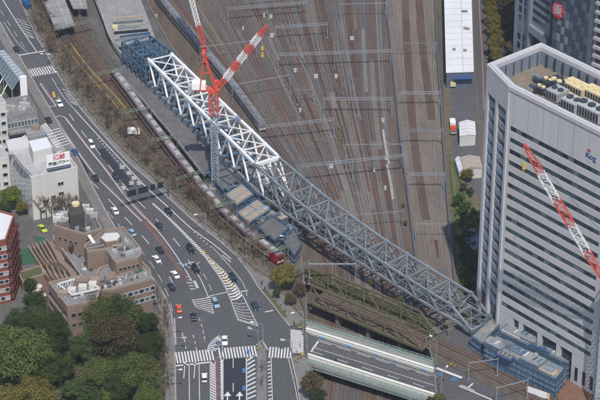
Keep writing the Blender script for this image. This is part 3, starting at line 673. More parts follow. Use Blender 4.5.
# ---------------------------------------------------------------- buildings behind the tower (top right)
def simple_building(name, label, base_px, zb_, h, wallm, roofm, cat='building', zref=None):
    pts = [P(x, y, zb_ if zref is None else zref) for x, y in base_px]
    t = thing(name, label, cat, (pts[0].x, pts[0].y, zb_))
    MB().prism(pts, zb_ - .5, zb_ + h - .05).build('wall', M[wallm], t); MB().prism(inset(pts, .3), zb_ + h - .3, zb_ + h).build('roof', M[roofm], t)
    parapet(t, inset(pts, -.06), zb_ + h - .06, .9, .4, M[wallm])
    return t, pts
q = [(548, 104), (583, 121), (605, 105), (570, 90)]
t, pts = simple_building('glass_office_building', 'dark blue glass office building with round red sign at top right', q, ZY, 88, 'steel_blue_wall', 'roof_dark')  # shaded look of the front is put into the dark blue-grey
a_, b_ = pts[0], pts[1]
d = (b_ - a_).normalized(); L = (b_ - a_).length; n_ = Vector((d.y, -d.x, 0))
nc, nr = 9, 20
pw = (L - .6) / nc
pm = MB(); pm.hexa([(0, -.1, 0), (pw - .22, -.3, 0), (pw - .22, 0, 0), (0, 0, 0), (0, -.1, 3.1), (pw - .22, -.3, 3.1), (pw - .22, 0, 3.1), (0, 0, 3.1)])
pmd, pml, pmb = pm.mesh('facade_panel', M['glass_d']), pm.mesh('facade_panel', M['fin_mid']), pm.mesh('facade_panel', M['steel_blue_wall'])
rzd = math.atan2(d.y, d.x)
for r in range(nr):
    for k in range(nc):
        z = 8 + r * 3.4
        sel = pml if (1 <= k <= 3 and 2 <= r <= 9 and (r + k) % 2) else (pmb if (k + r) % 3 == 0 else pmd)
        obj('facade_panel', sel, t, a_ + d * (.3 + k * pw) + n_ * .005 + Vector((0, 0, z)) - Vector(t.location), rzd)
a2 = pts[3]; d2 = (a_ - a2).normalized(); L2 = (a_ - a2).length; n2 = Vector((d2.y, -d2.x, 0))
for r in range(22):
    mb = MB(); boxq(mb, a2, d2, .4, L2 - .4, -.18, -.005, 6 + r * 3.4, 8.2 + r * 3.4); mb.build('window_band', M['glass_a'], t)
# round red sign, its white character greyed to carry the shade on it, placed where it meets the facade at pixel (559, 10)
best = min(((abs(proj(a_ + d * s + Vector((0, 0, z))) [0] - 559) + abs(proj(a_ + d * s + Vector((0, 0, z)))[1] - 10.5), s, z) for s in [k * .25 for k in range(int(L * 4))] for z in [k * .5 for k in range(30, 176)]))
sc = a_ + d * best[1] + n_ * .9 
sc.z = a_.z + best[2]
mb = MB(); mb.tube(sc - n_ * .5, sc, 2.9, n=24); mb.build('sign_disc', M['sign_red'], t)
mb = MB()
for k in range(24):
    e0, e1 = 2 * math.pi * k / 24, 2 * math.pi * (k + 1) / 24; f = lambda e: sc + d * math.cos(e) * 3.05 + Vector((0, 0, math.sin(e) * 3.05)) - n_ * .2
    mb.bar(f(e0), f(e1), .25)
mb.build('sign_rim', M['sign_red'], t)
text_mesh('乗', 4.9, 'sign_character', M['unit_grey'], t, frame_mtx(sc + n_ * .02, d), .04, .05)
t, pts = simple_building('grey_office_building', 'grey-blue office block with a notched facade behind the tower', [(512, 66), (546, 92), (568, 78), (540, 56)], ZY, 62, 'grey_blue_wall', 'roof_grey')  # weaker light on this block is mixed into its grey-blue
a_, b_ = pts[0], pts[1]; d = (b_ - a_).normalized(); L = (b_ - a_).length; n_ = Vector((d.y, -d.x, 0))
for r in range(9):
    mb = MB(); boxq(mb, a_, d, L * .52, L - .8, -.12, -.004, 20 + r * 3.4, 21.6 + r * 3.4); mb.build('window_band', M['glass_a'], t)
    mb = MB(); boxq(mb, a_, d, L * .12, L * .2, -.1, -.004, 4 + r * 3.9, 6.6 + r * 3.9); mb.build('window', M['glass_a'], t)
    mb = MB(); boxq(mb, a_, d, L * .27, L * .32, -.1, -.004, 4 + r * 3.9, 7.2 + r * 3.9); mb.build('window', M['glass_a'], t)
mb = MB(); boxq(mb, a_, d, L * .45, L * .5, -1.2, -.004, ZY, 55); mb.build('pilaster', M['grey_blue_wall'], t)
mb = MB(); boxq(mb, a_, d, L * .5, L, -1.6, -.004, 15, 18); mb.build('canopy', M['grey_blue_wall'], t)
mb = MB(); boxq(mb, a_, d, L * .55, L * .95, -.3, -.004, 6, 13); mb.build('entrance_opening', M['dark_void'], t)
t, pts = simple_building('balcony_building', 'pale apartment block with stacked balconies at the top right corner', [(586, 117), (640, 141), (660, 125), (606, 103)], ZY, 84, 'balcony_wall', 'roof_grey')
a_, b_ = pts[0], pts[1]; d = (b_ - a_).normalized(); L = (b_ - a_).length
for r in range(22):
    mb = MB(); boxq(mb, a_, d, 2.2, L - .2, -.06, -.004, 4 + r * 3.6, 6.4 + r * 3.6); w_ = mb.build('window_band', M['glass_a'], t)
    for k in range(6):
        mb = MB(); boxq(mb, a_, d, 2.0 + k * 3.0, 2.4 + k * 3.0, -.4, -.07, 4 + r * 3.6, 6.4 + r * 3.6); mb.build('mullion', M['balcony_wall'], w_)
    mb = MB(); boxq(mb, a_, d, 1.8, L, -1.3, -.005, 2.9 + r * 3.6, 4 + r * 3.6); mb.build('balcony', M['balcony_wall'], t)

# ---------------------------------------------------------------- depot buildings right of the slab tracks
ZR = ZY + 7
pts = [P(x, y, ZR) for x, y in [(444.5, -15), (470.5, -15), (473, 71), (446.8, 72)]]
t = thing('long_warehouse', 'long warehouse with a flat white roof beside the slab tracks', 'warehouse', (pts[3].x, pts[3].y, ZY))
MB().prism(pts, ZY - .3, ZR - .3).build('wall', M['steel_blue_wall'], t)  # steel blue stands in for shade on the left wall face
MB().prism(inset(pts, -.3), ZR - .3, ZR).build('roof', M['white_roof'], t)
for k in range(14):
    a_, b_ = lerp(pts[0], pts[3], k / 14), lerp(pts[1], pts[2], k / 14); MB().bar(a_ + Vector((0, 0, .04)), b_ + Vector((0, 0, .04)), .12, .1).build('roof_seam', M['roof_light'], t)
MB().bar(lerp(pts[0], pts[1], .62) + Vector((0, 0, .06)), lerp(pts[3], pts[2], .62) + Vector((0, 0, .06)), .18, .12).build('roof_seam', M['roof_light'], t)
for x, y in ((463, 12), (466, 12), (465, 29), (468, 29.5), (454, 50), (465, 51)):
    p = P(x, y, ZR); MB().box(p.x - .6, p.x + .6, p.y - .5, p.y + .5, ZR, ZR + .7).build('vent', M['roof_grey'], t)
mb = MB(); p0, p1 = lerp(pts[3], pts[2], .28), lerp(pts[3], pts[2], .98); mb.bar(p0 + Vector((0, -1, -2.2)), p1 + Vector((0, -1, -2.2)), 2.2, .2); mb.build('awning', M['sign_blue'], t)
def shed(poly, h, label, roofm, wallm, seams, name='storage_shed', cat='shed'):
    pts = [P(x, y, ZY + h) for x, y in poly]; t = thing(name, label, cat, (pts[3].x, pts[3].y, ZY)); z = Vector((0, 0, 1))
    MB().prism(inset(pts, .15), ZY, ZY + h - .2).build('wall', M[wallm], t)
    mb = MB(); r0, r1 = lerp(pts[0], pts[1], .5) + z * .9, lerp(pts[3], pts[2], .5) + z * .9
    mb.add([pts[0], pts[1], r0, pts[3], pts[2], r1], [(0, 2, 5, 3), (2, 1, 4, 5), (0, 1, 2), (3, 5, 4), (0, 3, 4, 1)]); mb.build('roof', M[roofm], t)
    for k in range(seams):
        s = (k + .5) / seams; a_, b_ = lerp(pts[0], pts[3], s), lerp(pts[1], pts[2], s); c_ = (a_ + b_) / 2 + z * .9
        mb = MB(); mb.bar(a_ + z * .05, c_ + z * .05, .14); mb.bar(c_ + z * .05, b_ + z * .05, .14); mb.build('rib', M['roof_light'], t)
    return t
shed([(459, 122), (475, 121.5), (476, 135), (459.5, 136)], 4.5, 'white ribbed storage tent on the depot yard', 'white_roof', 'white_wall_b', 4, 'storage_tent', 'tent')
t = shed([(460, 157), (480, 156.5), (482.5, 168), (464, 169.5)], 4.2, 'low shed with a beige ribbed roof behind the round tree', 'wood_deck', 'white_wall_b', 6)
shed([(455, 159), (460, 157), (465, 169), (459, 172)], 3.2, 'narrow white lean-to left of the beige-roofed shed', 'white_roof', 'white_wall_b', 2, 'lean_to', 'shed')

p = P(472, 247, ZY); t = thing('oval_canopy', 'dark blue oval canopy in the shade left of the tower', 'canopy', p)
mb = MB(); n = 20; rg = [(math.cos(6.283 * k / n) * 2.6, math.sin(6.283 * k / n) * 7, 3.2) for k in range(n)]; mb.prism(rg, 3.0, 3.3); mb.build('roof', M['steel_blue_wall'], t, True)
for k in (-4, 0, 4): MB().tube((0, k, 0), (0, k, 3.0), .15, n=8).build('post', M['galv_dark'], t, True)
for k, pts in enumerate(([(459, 172), (464, 190), (470, 212), (474, 230)], [(464, 232), (462, 248), (465, 262), (471, 272)], [(452, 172), (457, 210), (461, 250), (466, 296)])):
    hg_ = poly_sample(px(pts, ZY), step=1.5); tag(MB().ribbon(hg_, 1.5, 1.1, 1.1).build('hedge', M['plant']), ['clipped hedge on the slope below the sheds', 'curved hedge around the oval canopy', 'long clipped hedge beside the slab tracks'][k], 'hedge')
# ---------------------------------------------------------------- left side buildings
# white building with rooftop billboard
ZW = 17.0
r1, r2, r3, r4 = px([(31, 178), (77.5, 168), (46, 124), (8, 146)], ZW)
t = thing('white_corner_building', 'white office building with a rooftop billboard beside the avenue', 'building', (r1.x, r1.y, 0))
W4 = [r1, r2, r3, r4]
MB().prism(W4, -.3, ZW - .4).build('wall', M['white_wall'], t); MB().prism(inset(W4, .35), ZW - .7, ZW - .37).build('roof', M['roof_light'], t); parapet(t, inset(W4, -.05), ZW - .45, .9, .35, M['white_wall'])
Lf = (r2 - r1).length
for s, z, w in ((.28, 5.8, 1.9), (.62, 11.6, 2), (.62, 7.6, 1.7), (.45, 6.9, 1.6), (.2, 2, 1.8), (.5, 2, 2.2), (.8, 2, 1.8)):
    wall_window(t, r1, r2, Lf * s, z, w, 1.3, 'glass_a' if z != 6.9 else 'glass_c', 'white_wall_b')
Ls = (r1 - r4).length
for k in range(6):
    for z in (5, 9, 12.6): wall_window(t, r4, r1, Ls * (k + .6) / 6.4, z, 1.1, 1.9, 'glass_b', 'white_wall_b')
Le = (r3 - r2).length
for k in range(7):
    for z in (3, 7, 11): wall_window(t, r2, r3, Le * (k + .6) / 7.4, z, 2.4, 1.6, 'glass_a', 'white_wall_b')
ph = px([(28.5, 141), (47, 137), (52, 147), (33, 152)], ZW + 4.5)
MB().prism(ph, ZW - .4, ZW + 4.5).build('penthouse', M['white_wall'], t); MB().prism(inset(ph, .3), ZW + 4.3, ZW + 4.56).build('penthouse_roof', M['white_roof'], t)
ph = px([(5.5, 140), (27, 136), (31, 147), (9, 151)], ZW + 1); MB().prism(ph, ZW - .5, ZW + 1).build('penthouse', M['white_wall_b'], t)
ph = px([(25, 130), (41, 126), (47, 134), (29, 138)], ZW + 2); MB().prism(ph, ZW - .5, ZW + 2).build('penthouse', M['concrete'], t)
p = P(35, 129, ZW + 2); MB().box(p.x - 1.2, p.x + 1.6, p.y - 1, p.y + 1, ZW + 2, ZW + 3.4).build('roof_hatch', M['brown_wall'], t)
# open steel frame behind the billboard
fr = px([(46, 141), (60, 137), (70, 152), (56, 157)], ZW)
mb = MB()
for a_, b_ in ring(fr):
    mb.bar(a_ + Vector((0, 0, 3.4)), b_ + Vector((0, 0, 3.4)), .25); mb.bar(a_, a_ + Vector((0, 0, 3.4)), .25); mb.bar(a_ + Vector((0, 0, .2)), b_ + Vector((0, 0, 3.4)), .16)
mb.build('roof_frame', M['galv'], t)
for k in range(7):
    s = k / 6; MB().bar(lerp(fr[0], fr[3], s) + Vector((0, 0, 3.55)), lerp(fr[1], fr[2], s) + Vector((0, 0, 3.55)), .18).build('frame_slat', M['white_steel'], t)
MB().ribbon(px([(14, 157), (22, 168), (30, 176)], ZW), 1.2, .7, .6).build('roof_gutter', M['roof_grey'], t)
# billboard
s0, s1 = P(47.2, 171.5, ZW), P(70.4, 166.8, ZW); dS = (s1 - s0).normalized(); LS = (s1 - s0).length; nS = Vector((dS.y, -dS.x, 0))
bb = thing('billboard', 'white rooftop billboard with red and black Japanese lettering', 'billboard', s0)
mb = MB(); boxq(mb, s0, dS, 0, LS, 0, .35, ZW + 1.2, ZW + 6.1); mb.build('panel', M['sign_white'], bb)
for k in range(5):
    b_ = s0 + dS * (LS * (k + .5) / 5); mb = MB(); mb.bar(b_, b_ + Vector((0, 0, 5)) - nS * .5, .22); mb.bar(b_ - nS * 2.4, b_ + Vector((0, 0, 4.4)) - nS * .5, .18); mb.build('prop', M['galv_dark'], bb)
mb = MB(); mb.bar(s0 + nS * .5 + Vector((0, 0, .8)), s1 + nS * .5 + Vector((0, 0, .8)), 1.0, .25); mb.build('walkway', M['galv_dark'], bb)
cS = s0 + dS * LS / 2 + nS * .03
text_mesh('漢部', 2.2, 'red_lettering', M['sign_red'], bb, frame_mtx(cS + dS * .3 + Vector((0, 0, 4.75)), dS), .03, .05)
text_mesh('海底パワー', 1.55, 'black_lettering', M['sign_black'], bb, frame_mtx(cS + dS * .2 + Vector((0, 0, 2.45)), dS), .03, .05)
# grey building with the blue window band behind it
q = px([(7, 117.5), (37, 112), (28, 96), (-2, 101)], 14)
t = thing('grey_window_building', 'grey office block with a long pale window band behind the white building', 'building', (q[0].x, q[0].y, 0))
MB().prism(q, -.3, 13.6).build('wall', M['concrete'], t); MB().prism(inset(q, .4), 13.4, 13.65).build('roof', M['roof_grey'], t); parapet(t, inset(q, -.05), 13.55, .9, .35, M['concrete'])
Lq = (q[1] - q[0]).length; dq = (q[1] - q[0]).normalized()
for z, g in ((9.4, 'glass_c'), (3.6, 'glass_a')):
    for k in range(9): wall_window(t, q[0], q[1], Lq * (k + .5) / 9, z, Lq / 9 - .25, 2.0, g, 'white_wall_b', sill=False)
mb = MB(); boxq(mb, q[0], dq, 0, Lq, -1.5, -.005, 7.2, 8.2); mb.build('ledge', M['concrete'], t)
for k in range(9):
    p = lerp(lerp(q[0], q[1], random.random()), lerp(q[3], q[2], random.random()), random.uniform(.2, .8)); w_ = random.uniform(.5, 1.1)
    MB().box(p.x - w_, p.x + w_, p.y - .6, p.y + .6, 13.6, 14.6 + random.random()).build('roof_unit', M[random.choice(['unit_grey', 'white_wall_b', 'roof_light'])], t)
# narrow white blocks at the very left
for (poly, z, l, nm, rows) in (([(-20, 116), (4, 112), (8, 132), (-14, 140)], 21, 'narrow white block at the left edge behind the grey office', 'narrow_white_block', 5), ([(-25, 162), (9, 158), (2, 146), (-30, 150)], 12.5, 'pale low block at the left edge with two window rows', 'pale_low_block', 3)):
    q = px(poly, z)
    if rows == 5: q = px([(-20, 108), (6, 104), (-2, 92), (-26, 96)], z)
    t = thing(nm, l, 'building', (q[0].x, q[0].y, 0)); MB().prism(q, -.3, z - .3).build('wall', M['white_wall'], t); MB().prism(inset(q, .4), z - .5, z - .25).build('roof', M['roof_light'], t); parapet(t, inset(q, -.05), z - .35, .9, .35, M['white_wall'])
    Lq = (q[1] - q[0]).length
    for r in range(rows):
        for k in range(4): wall_window(t, q[0], q[1], Lq * (k + .6) / 4.2, 1.5 + r * 3.7, 1.6, 1.4, 'glass_a', 'white_wall_b')
# glazed pedestrian deck roof and white wall end at upper left
q = px([(-10, 58), (4, 50), (26, 76), (12, 90)], 8)
t = thing('glazed_canopy', 'lattice-roofed pedestrian canopy with white braces at the upper left', 'canopy', (q[2].x, q[2].y, 0))
mb = MB(); cr_ = []
for k in range(7):
    s = k / 6; a_, b_ = lerp(q[0], q[3], s), lerp(q[1], q[2], s); 
arch = lambda s, u: lerp(lerp(q[0], q[3], u), lerp(q[1], q[2], u), s) + Vector((0, 0, 0))
n1 = 10
for i in range(n1 + 1):
    u = i / n1; a_, b_ = lerp(q[0], q[3], 0), None
rail_a, rail_b = [lerp(q[0], q[3], i / n1) for i in range(n1 + 1)], [lerp(q[1], q[2], i / n1) for i in range(n1 + 1)]
edge_l = [lerp(q[0], q[3], i / n1) for i in range(n1 + 1)]
L0 = [lerp(q[0], q[1] , 0)]
A_ = [lerp(q[1], q[2], i / n1) for i in range(n1 + 1)]; B_ = [lerp(q[0], q[3], i / n1) for i in range(n1 + 1)]
for i in range(n1 + 1):
    m_ = (A_[i] + B_[i]) / 2 + Vector((0, 0, 1.6)); mb.bar(A_[i], m_, .22); mb.bar(m_, B_[i], .22)
for arr in (A_, B_): mb.bar(arr[0], arr[-1], .35)
mb.bar((A_[0] + B_[0]) / 2 + Vector((0, 0, 1.6)), (A_[-1] + B_[-1]) / 2 + Vector((0, 0, 1.6)), .25); mb.build('roof_frame', M['galv'], t)
for i in range(n1):
    z16 = Vector((0, 0, 1.5)); m0, m1 = (A_[i] + B_[i]) / 2 + z16, (A_[i + 1] + B_[i + 1]) / 2 + z16
    MB().add([A_[i], A_[i + 1], m1, m0], [(0, 1, 2, 3)]).build('roof_pane', M['fin_light'], t); 
    MB().add([B_[i + 1], B_[i], m0, m1], [(0, 1, 2, 3)]).build('roof_pane', M['glass_c'], t)
for i in (0, 3, 6, 10):
    for arr in (A_, B_):
        mb = MB(); mb.bar(Vector((arr[i].x, arr[i].y, 0)), arr[i], .35); mb.build('post', M['galv'], t)
for i in range(0, 9, 2):
    mb = MB(); mb.bar(B_[i] - Vector((0, 0, .1)), Vector((B_[i + 2 if i + 2 <= n1 else n1].x - 7, B_[i].y - 7, .6)), .28); mb.build('brace', M['white_steel'], t)
p = P(25, 101, 0); tag(MB().box(p.x - 1.4, p.x + 1.2, p.y - .5, p.y + .5, 0, 10.6).build('white_pylon', M['sign_white']), 'tall blank white pylon at the end of the lattice canopy', 'pylon')
p = P(6, 88, 0); struct(MB().prism(px([(-20, 75), (6, 70), (18, 92), (-10, 100)]), -.05, .3).build('lawn', M['grass']))

# red brick block
q = px([(-14, 244), (6, 240), (14.5, 215), (-6, 209)], 24)
t = thing('red_brick_block', 'red brick apartment block with dark balconies at the left edge', 'building', (q[1].x, q[1].y, 0))
MB().prism(q, -.3, 23.6).build('wall', M['brick_red'], t); MB().prism(inset(q, .5), 23.4, 23.7).build('roof', M['white_roof'], t); parapet(t, inset(q, -.06), 23.55, .7, .5, M['brick_red'])
Lq = (q[1] - q[0]).length
for r in range(7):
    for k in range(4): wall_window(t, q[0], q[1], Lq * (k + .55) / 4, 1.2 + r * 3.2, 1.3, 1.3, 'glass_a' if (r + k) % 3 else 'train_unit', 'white_wall_b')
Ls = (q[2] - q[1]).length; ds = (q[2] - q[1]).normalized()
for r in range(7):
    mb = MB(); boxq(mb, q[1], ds, .4, Ls - .3, -1.3, -.005, .9 + r * 3.2, 2.0 + r * 3.2); mb.build('balcony', M['brick_dark'], t)
    mb = MB(); boxq(mb, q[1], ds, .8, Ls - .8, -.05, -.004, 2.1 + r * 3.2, 3.8 + r * 3.2); mb.build('window_band', M['glass_a'], t)
    for k in range(4):
        mb = MB(); boxq(mb, q[1], ds, 1 + k * Ls / 4.3, 1.5 + k * Ls / 4.3, -1.25, -.06, 2.0 + r * 3.2, 4.1 + r * 3.2); mb.build('pier', M['brick_dark'], t)

# ---- brown terraced complex (one connected building)
t = thing('brown_terraced_complex', 'brown brick complex with terraces and grey flat roofs beside the trees', 'building', P(70, 340, 0))
def block(poly, z, wallm='brown_wall', roofm='roof_grey', zb_=-.3, ph_=.8, nm='wing'):
    q = px(poly, z); o = MB().prism(q, zb_, z - .3).build(nm, M[wallm], t)
    MB().prism(inset(q, .35), z - .5, z - .24).build('roof', M[roofm], t); parapet(t, inset(q, -.04), z - .35, ph_, .5, M['brown_cap']); return q
def bands(q0, q1, zs, h=1.2, inset_=.02, glass='glass_a', proud=.7):
    d = (q1 - q0); d.z = 0; L = d.length; d.normalize()
    for z in zs:
        mb = MB(); boxq(mb, q0, d, .3, L - .3, -proud, -.005, z, z + h); mb.build('balcony', M['brown_wall'], t)
        mb = MB(); boxq(mb, q0, d, .5, L - .5, -.06, -.004, z + h, z + h + 1.5); mb.build('window_band', M['glass_a'], t)
# front-left wing (with balcony bands on its left face)
q = block([(48.5, 283), (67, 307), (97, 301), (101, 288), (80, 276)], 13)
bands(q[0], q[1], (.8, 4, 7.2), 1.3)
for k in range(5): wall_window(t, q[1], q[2], 2 + k * 2.1, 8.6, 1.4, 1.4, 'glass_a', 'brown_cap'); wall_window(t, q[1], q[2], 2 + k * 2.1, 4.8, 1.4, 1.4, 'glass_b', 'brown_cap')
# white framed roof terrace on that wing
fr = px([(58, 284), (79, 278), (100, 288.5), (72, 295)], 13.8); mb = MB()
for a_, b_ in ring(fr):
    MB().bar(a_, b_, .55, .5).build('terrace_frame', M['white_wall'], t)
for k in range(9): MB().bar(lerp(fr[0], fr[1], k / 8.) , lerp(fr[0], fr[1], k / 8.) - Vector((0, 2.6, .3)), .2).build('pergola_bar', M['white_wall_b'], t)
for x, y, m_, w_ in ((72, 293, 'white_wall', 1.3), (83, 290, 'white_wall', 1.3), (93, 287, 'white_wall', 1.2), (63, 296, 'brown_cap', 1.5), (82, 284, 'brown_wall', 2.2), (96, 283, 'brown_cap', 1.4)):
    p = P(x, y, 12.8); MB().box(p.x - w_, p.x + w_, p.y - 1, p.y + 1, 12.6, 14.6).build('roof_cabin', M[m_], t)
# right wing with windows to the street
q = block([(90, 292), (113, 290), (152, 279), (150, 270), (136, 256), (100, 268)], 11.5, roofm='roof_grey')
for k in range(7):
    for z in (7.2, 3.6): wall_window(t, q[1], q[2], 2 + k * 2.0, z, 1.5, 1.5, 'glass_c' if k % 2 else 'glass_a', 'white_wall_b')
for k in range(3):
    for z in (7.2, 3.6): wall_window(t, q[2], q[3], .9 + k * 1.3, z, 1.0, 1.4, 'glass_a', 'white_wall_b')
MB().prism(px([(131, 264), (138, 262), (143, 270), (136, 273)], 11.6), 11.2, 11.62).build('green_terrace', M['court_green'], t)
MB().prism(px([(118, 268), (130, 265), (134, 272), (120, 275)], 12.3), 11.2, 12.3).build('roof_cabin', M['brown_wall'], t); MB().prism(px([(104, 274), (115, 271), (117, 277), (106, 280)], 12.6), 11.2, 12.6).build('roof_cabin', M['brown_wall'], t)
p = P(131, 262, 13); MB().box(p.x - 1.2, p.x + 1.4, p.y - .8, p.y, 11.2, 13.6).build('glass_door', M['fin_light'], t)
# top wing with the rounded roof slab
q = block([(87, 252), (84, 246), (96, 237), (103.5, 231), (123, 227.5), (133, 239), (141.5, 250), (141.5, 255), (138, 258), (116, 263), (112, 259), (108, 252), (104, 250)], 16.5, roofm='roof_grey')
MB().prism(px([(100, 238), (104, 233.5), (117, 232), (121, 236), (119, 241), (106, 243)], 18), 16, 18).build('roof_plinth', M['brown_wall'], t)
MB().prism(px([(101, 237.5), (105, 233.5), (117, 232.5), (120, 236), (117, 240), (106, 241.5)], 18.1), 17.9, 18.15).build('roof_plinth_cap', M['white_wall'], t)
p = P(119.5, 249, 16.3); MB().box(p.x - .9, p.x + .9, p.y - .7, p.y + .7, 16, 18).build('roof_cabin', M['brown_cap'], t)
for k in range(6):
    p = P(127 + k * 2.4, 254.5 - k * .8, 16.3); MB().box(p.x - .5, p.x + .5, p.y - .4, p.y + .4, 16, 17.3).build('roof_unit', M['unit_grey'], t)
a_, b_ = P(89, 238, 16.6), P(94, 244, 16.6); MB().bar(a_ + Vector((0, 0, 1)), b_ + Vector((0, 0, .2)), 1.1, .5).build('roof_duct', M['white_roof'], t)
for k in range(3): MB().bar(P(86, 248 + k * 1.6, 16.6), P(104, 244 + k * 1.6, 16.6), .6, .9).build('roof_ledge', M['brown_cap' if k % 2 else 'roof_dark'], t)
# rear tower with dark penthouse
q = block([(54, 226), (84, 235), (102, 229), (92, 210), (66, 212)], 18, roofm='roof_dark')
MB().prism(px([(68, 207), (82, 204.5), (84.5, 213), (70, 216)], 23.5), 17.5, 23.5).build('penthouse', M['dark_cladding'], t)
p = P(76, 203.5, 23.5); MB().tube((p.x, p.y - 1, 23.4), (p.x, p.y - 1, 24.4), 1.3, n=12).build('roof_tank', M['cream'], t)
for k, (x, y) in enumerate(((86, 209), (90, 213), (94, 217), (60, 218), (64, 216), (57, 221))):
    p = P(x, y, 17.8); MB().box(p.x - 1.3, p.x + 1.3, p.y - .7, p.y + .7, 17.5, 19.4).build('roof_unit', M['white_wall_b' if k % 2 else 'unit_grey'], t)
MB().bar(P(62, 228, 14), P(74, 244, 12), 1.2, 2.2).build('stair_wall', M['dark_cladding'], t); MB().bar(P(70, 249, 12), P(76, 241, 13), 1.0, 1.8).build('stair_wall', M['dark_cladding'], t)
wall_window(t, q[1], q[2], 3, 12.5, .8, 1.6, 'glass_a', 'brown_cap'); wall_window(t, q[1], q[2], 5.5, 12.5, .8, 1.6, 'glass_a', 'brown_cap')
# mid roof with grey deck
q = block([(53, 240), (54, 228), (82, 238), (88, 252), (100, 268), (92, 290), (82, 277)], 9.5, roofm='roof_grey')
MB().bar(P(60, 246, 10), P(84, 280, 10), .5, .8).build('roof_kerb', M['concrete'], t)
p = P(66, 236, 9.6); MB().box(p.x - 1, p.x + 1, p.y - .6, p.y + .6, 9, 10.6).build('roof_unit', M['unit_grey'], t); p = P(88, 262, 9.6); MB().box(p.x - 1, p.x + 1, p.y - .6, p.y + .6, 9, 10.6).build('roof_unit', M['white_wall_b'], t)
# stepped terraces with wavy balcony walls
for k in range(6):
    z = 9.6 - k * 1.55; o_ = -k * 3.7
    top = [(53 + o_, 238 + k * 1.2), (58 + o_, 246 + k * 1.2), (64 + o_, 256 + k * 1.2), (71 + o_, 266 + k * 1.1), (79 + o_, 277 + k)]
    w_ = poly_sample(px(top, z), step=1.2); nw = len(w_)
    w_ = [p + Vector((.55 * math.sin(i * .5 + k * .8) * (1 if i > nw * .45 else .15), 0, 0)) for i, p in enumerate(w_)]
    MB().ribbon([p + Vector((-.9, -.4, 0)) for p in w_], 2.3, -1.0, z + .8).build('terrace', M['roof_grey' if k % 2 else 'brown_wall'], t)
    MB().ribbon([p + Vector((-2.0, -.8, 0)) for p in w_], .5, .1, 1.5).build('terrace_wall', M['brown_cap' if k % 2 else 'brown_wall'], t)
rc = random.Random(5)
def clutter(t_, poly, z, n, mats_, hmax=.9, wmax=.8):
    q = [P(x, y, z) for x, y in poly]
    for k in range(n):
        u, v = rc.random(), rc.random(); p = lerp(lerp(q[0], q[1], u), lerp(q[3], q[2], u), v); w, d_, h = rc.uniform(.2, wmax), rc.uniform(.2, wmax * .8), rc.uniform(.2, hmax)
        MB().box(p.x - w, p.x + w, p.y - d_, p.y + d_, z - .35, z + h).build('roof_item', M[rc.choice(mats_)], t_)
CM = ['unit_grey', 'roof_light', 'brown_cap', 'white_wall_b', 'roof_dark', 'galv', 'dark_cladding']
clutter(t, [(110, 246), (124, 231), (138, 250), (118, 259)], 16.4, 16, CM); clutter(t, [(94, 290), (112, 272), (148, 274), (114, 287)], 11.4, 34, CM, .8); clutter(t, [(54, 285), (78, 279), (97, 289), (68, 303)], 12.9, 26, CM, .7)
clutter(t, [(58, 222), (88, 212), (98, 228), (84, 232)], 17.9, 22, CM, 1.6, 1.0); clutter(t, [(58, 238), (80, 240), (94, 272), (84, 276)], 9.4, 24, CM, .8)
for k in range(7): MB().bar(P(100 + k * 3, 280 - k * .8, 11.7), P(103 + k * 3.4, 284 - k, 11.7), .2, .3).build('roof_pipe', M['galv'], t)
for k in range(5): wall_window(t, P(116, 263, 16.5), P(138, 258, 16.5), 1.4 + k * 1.5, 13, 1.0, 1.2, 'glass_a', 'brown_cap')
for k in range(4): wall_window(t, P(54, 226, 18), P(84, 235, 18), 2.2 + k * 2.1, 13.2, .9, 1.1, 'glass_a', 'brown_cap'); wall_window(t, P(84, 235, 18), P(102, 229, 18), 1 + k * 1.5, 14.8, .7, 1.0, 'glass_b', 'brown_cap')
tg = struct(MB().prism(px([(33, 236), (45, 238), (50, 246), (40, 250)], 0), -.05, .1).build('green_court', M['court_green'])); struct(MB().prism(px([(19, 250), (36, 248), (42, 262), (22, 265)], 0), -.05, .14).build('green_court', M['court_green']))
q = px([(18, 272), (41, 265), (44, 274), (22, 281)], 4); tl = thing('low_brown_pavilion', 'low brown pavilion with a slot window beside the red block', 'building', (q[0].x, q[0].y, 0))
MB().prism(q, -.1, 3.6).build('wall', M['brown_wall'], tl); MB().prism(inset(q, .3), 3.4, 3.65).build('roof', M['plant'], tl); parapet(tl, inset(q, -.04), 3.55, .6, .4, M['brown_cap']); wall_window(tl, q[0], q[1], (q[1] - q[0]).length * .55, 1.2, 5, 1.2, 'glass_a', 'brown_cap')
struct(MB().prism(px([(24, 278), (46, 274), (50, 300), (30, 310)], 0), -.05, .1).build('courtyard_paving', M['median_brown']))
for k, (x, y) in enumerate(((36, 283), (38, 288), (37, 293), (42, 297))):
    p = P(x, y, 0); tag(MB().tube((p.x, p.y, .1), (p.x, p.y, .7), 1.3, 1.5, n=10).build('planter', M['white_wall']), ['pale round courtyard planter farthest from the camera', 'second pale round planter in the courtyard', 'third pale round planter in the courtyard', 'pale round courtyard planter nearest the trees'][k], 'planter', 'courtyard planters')

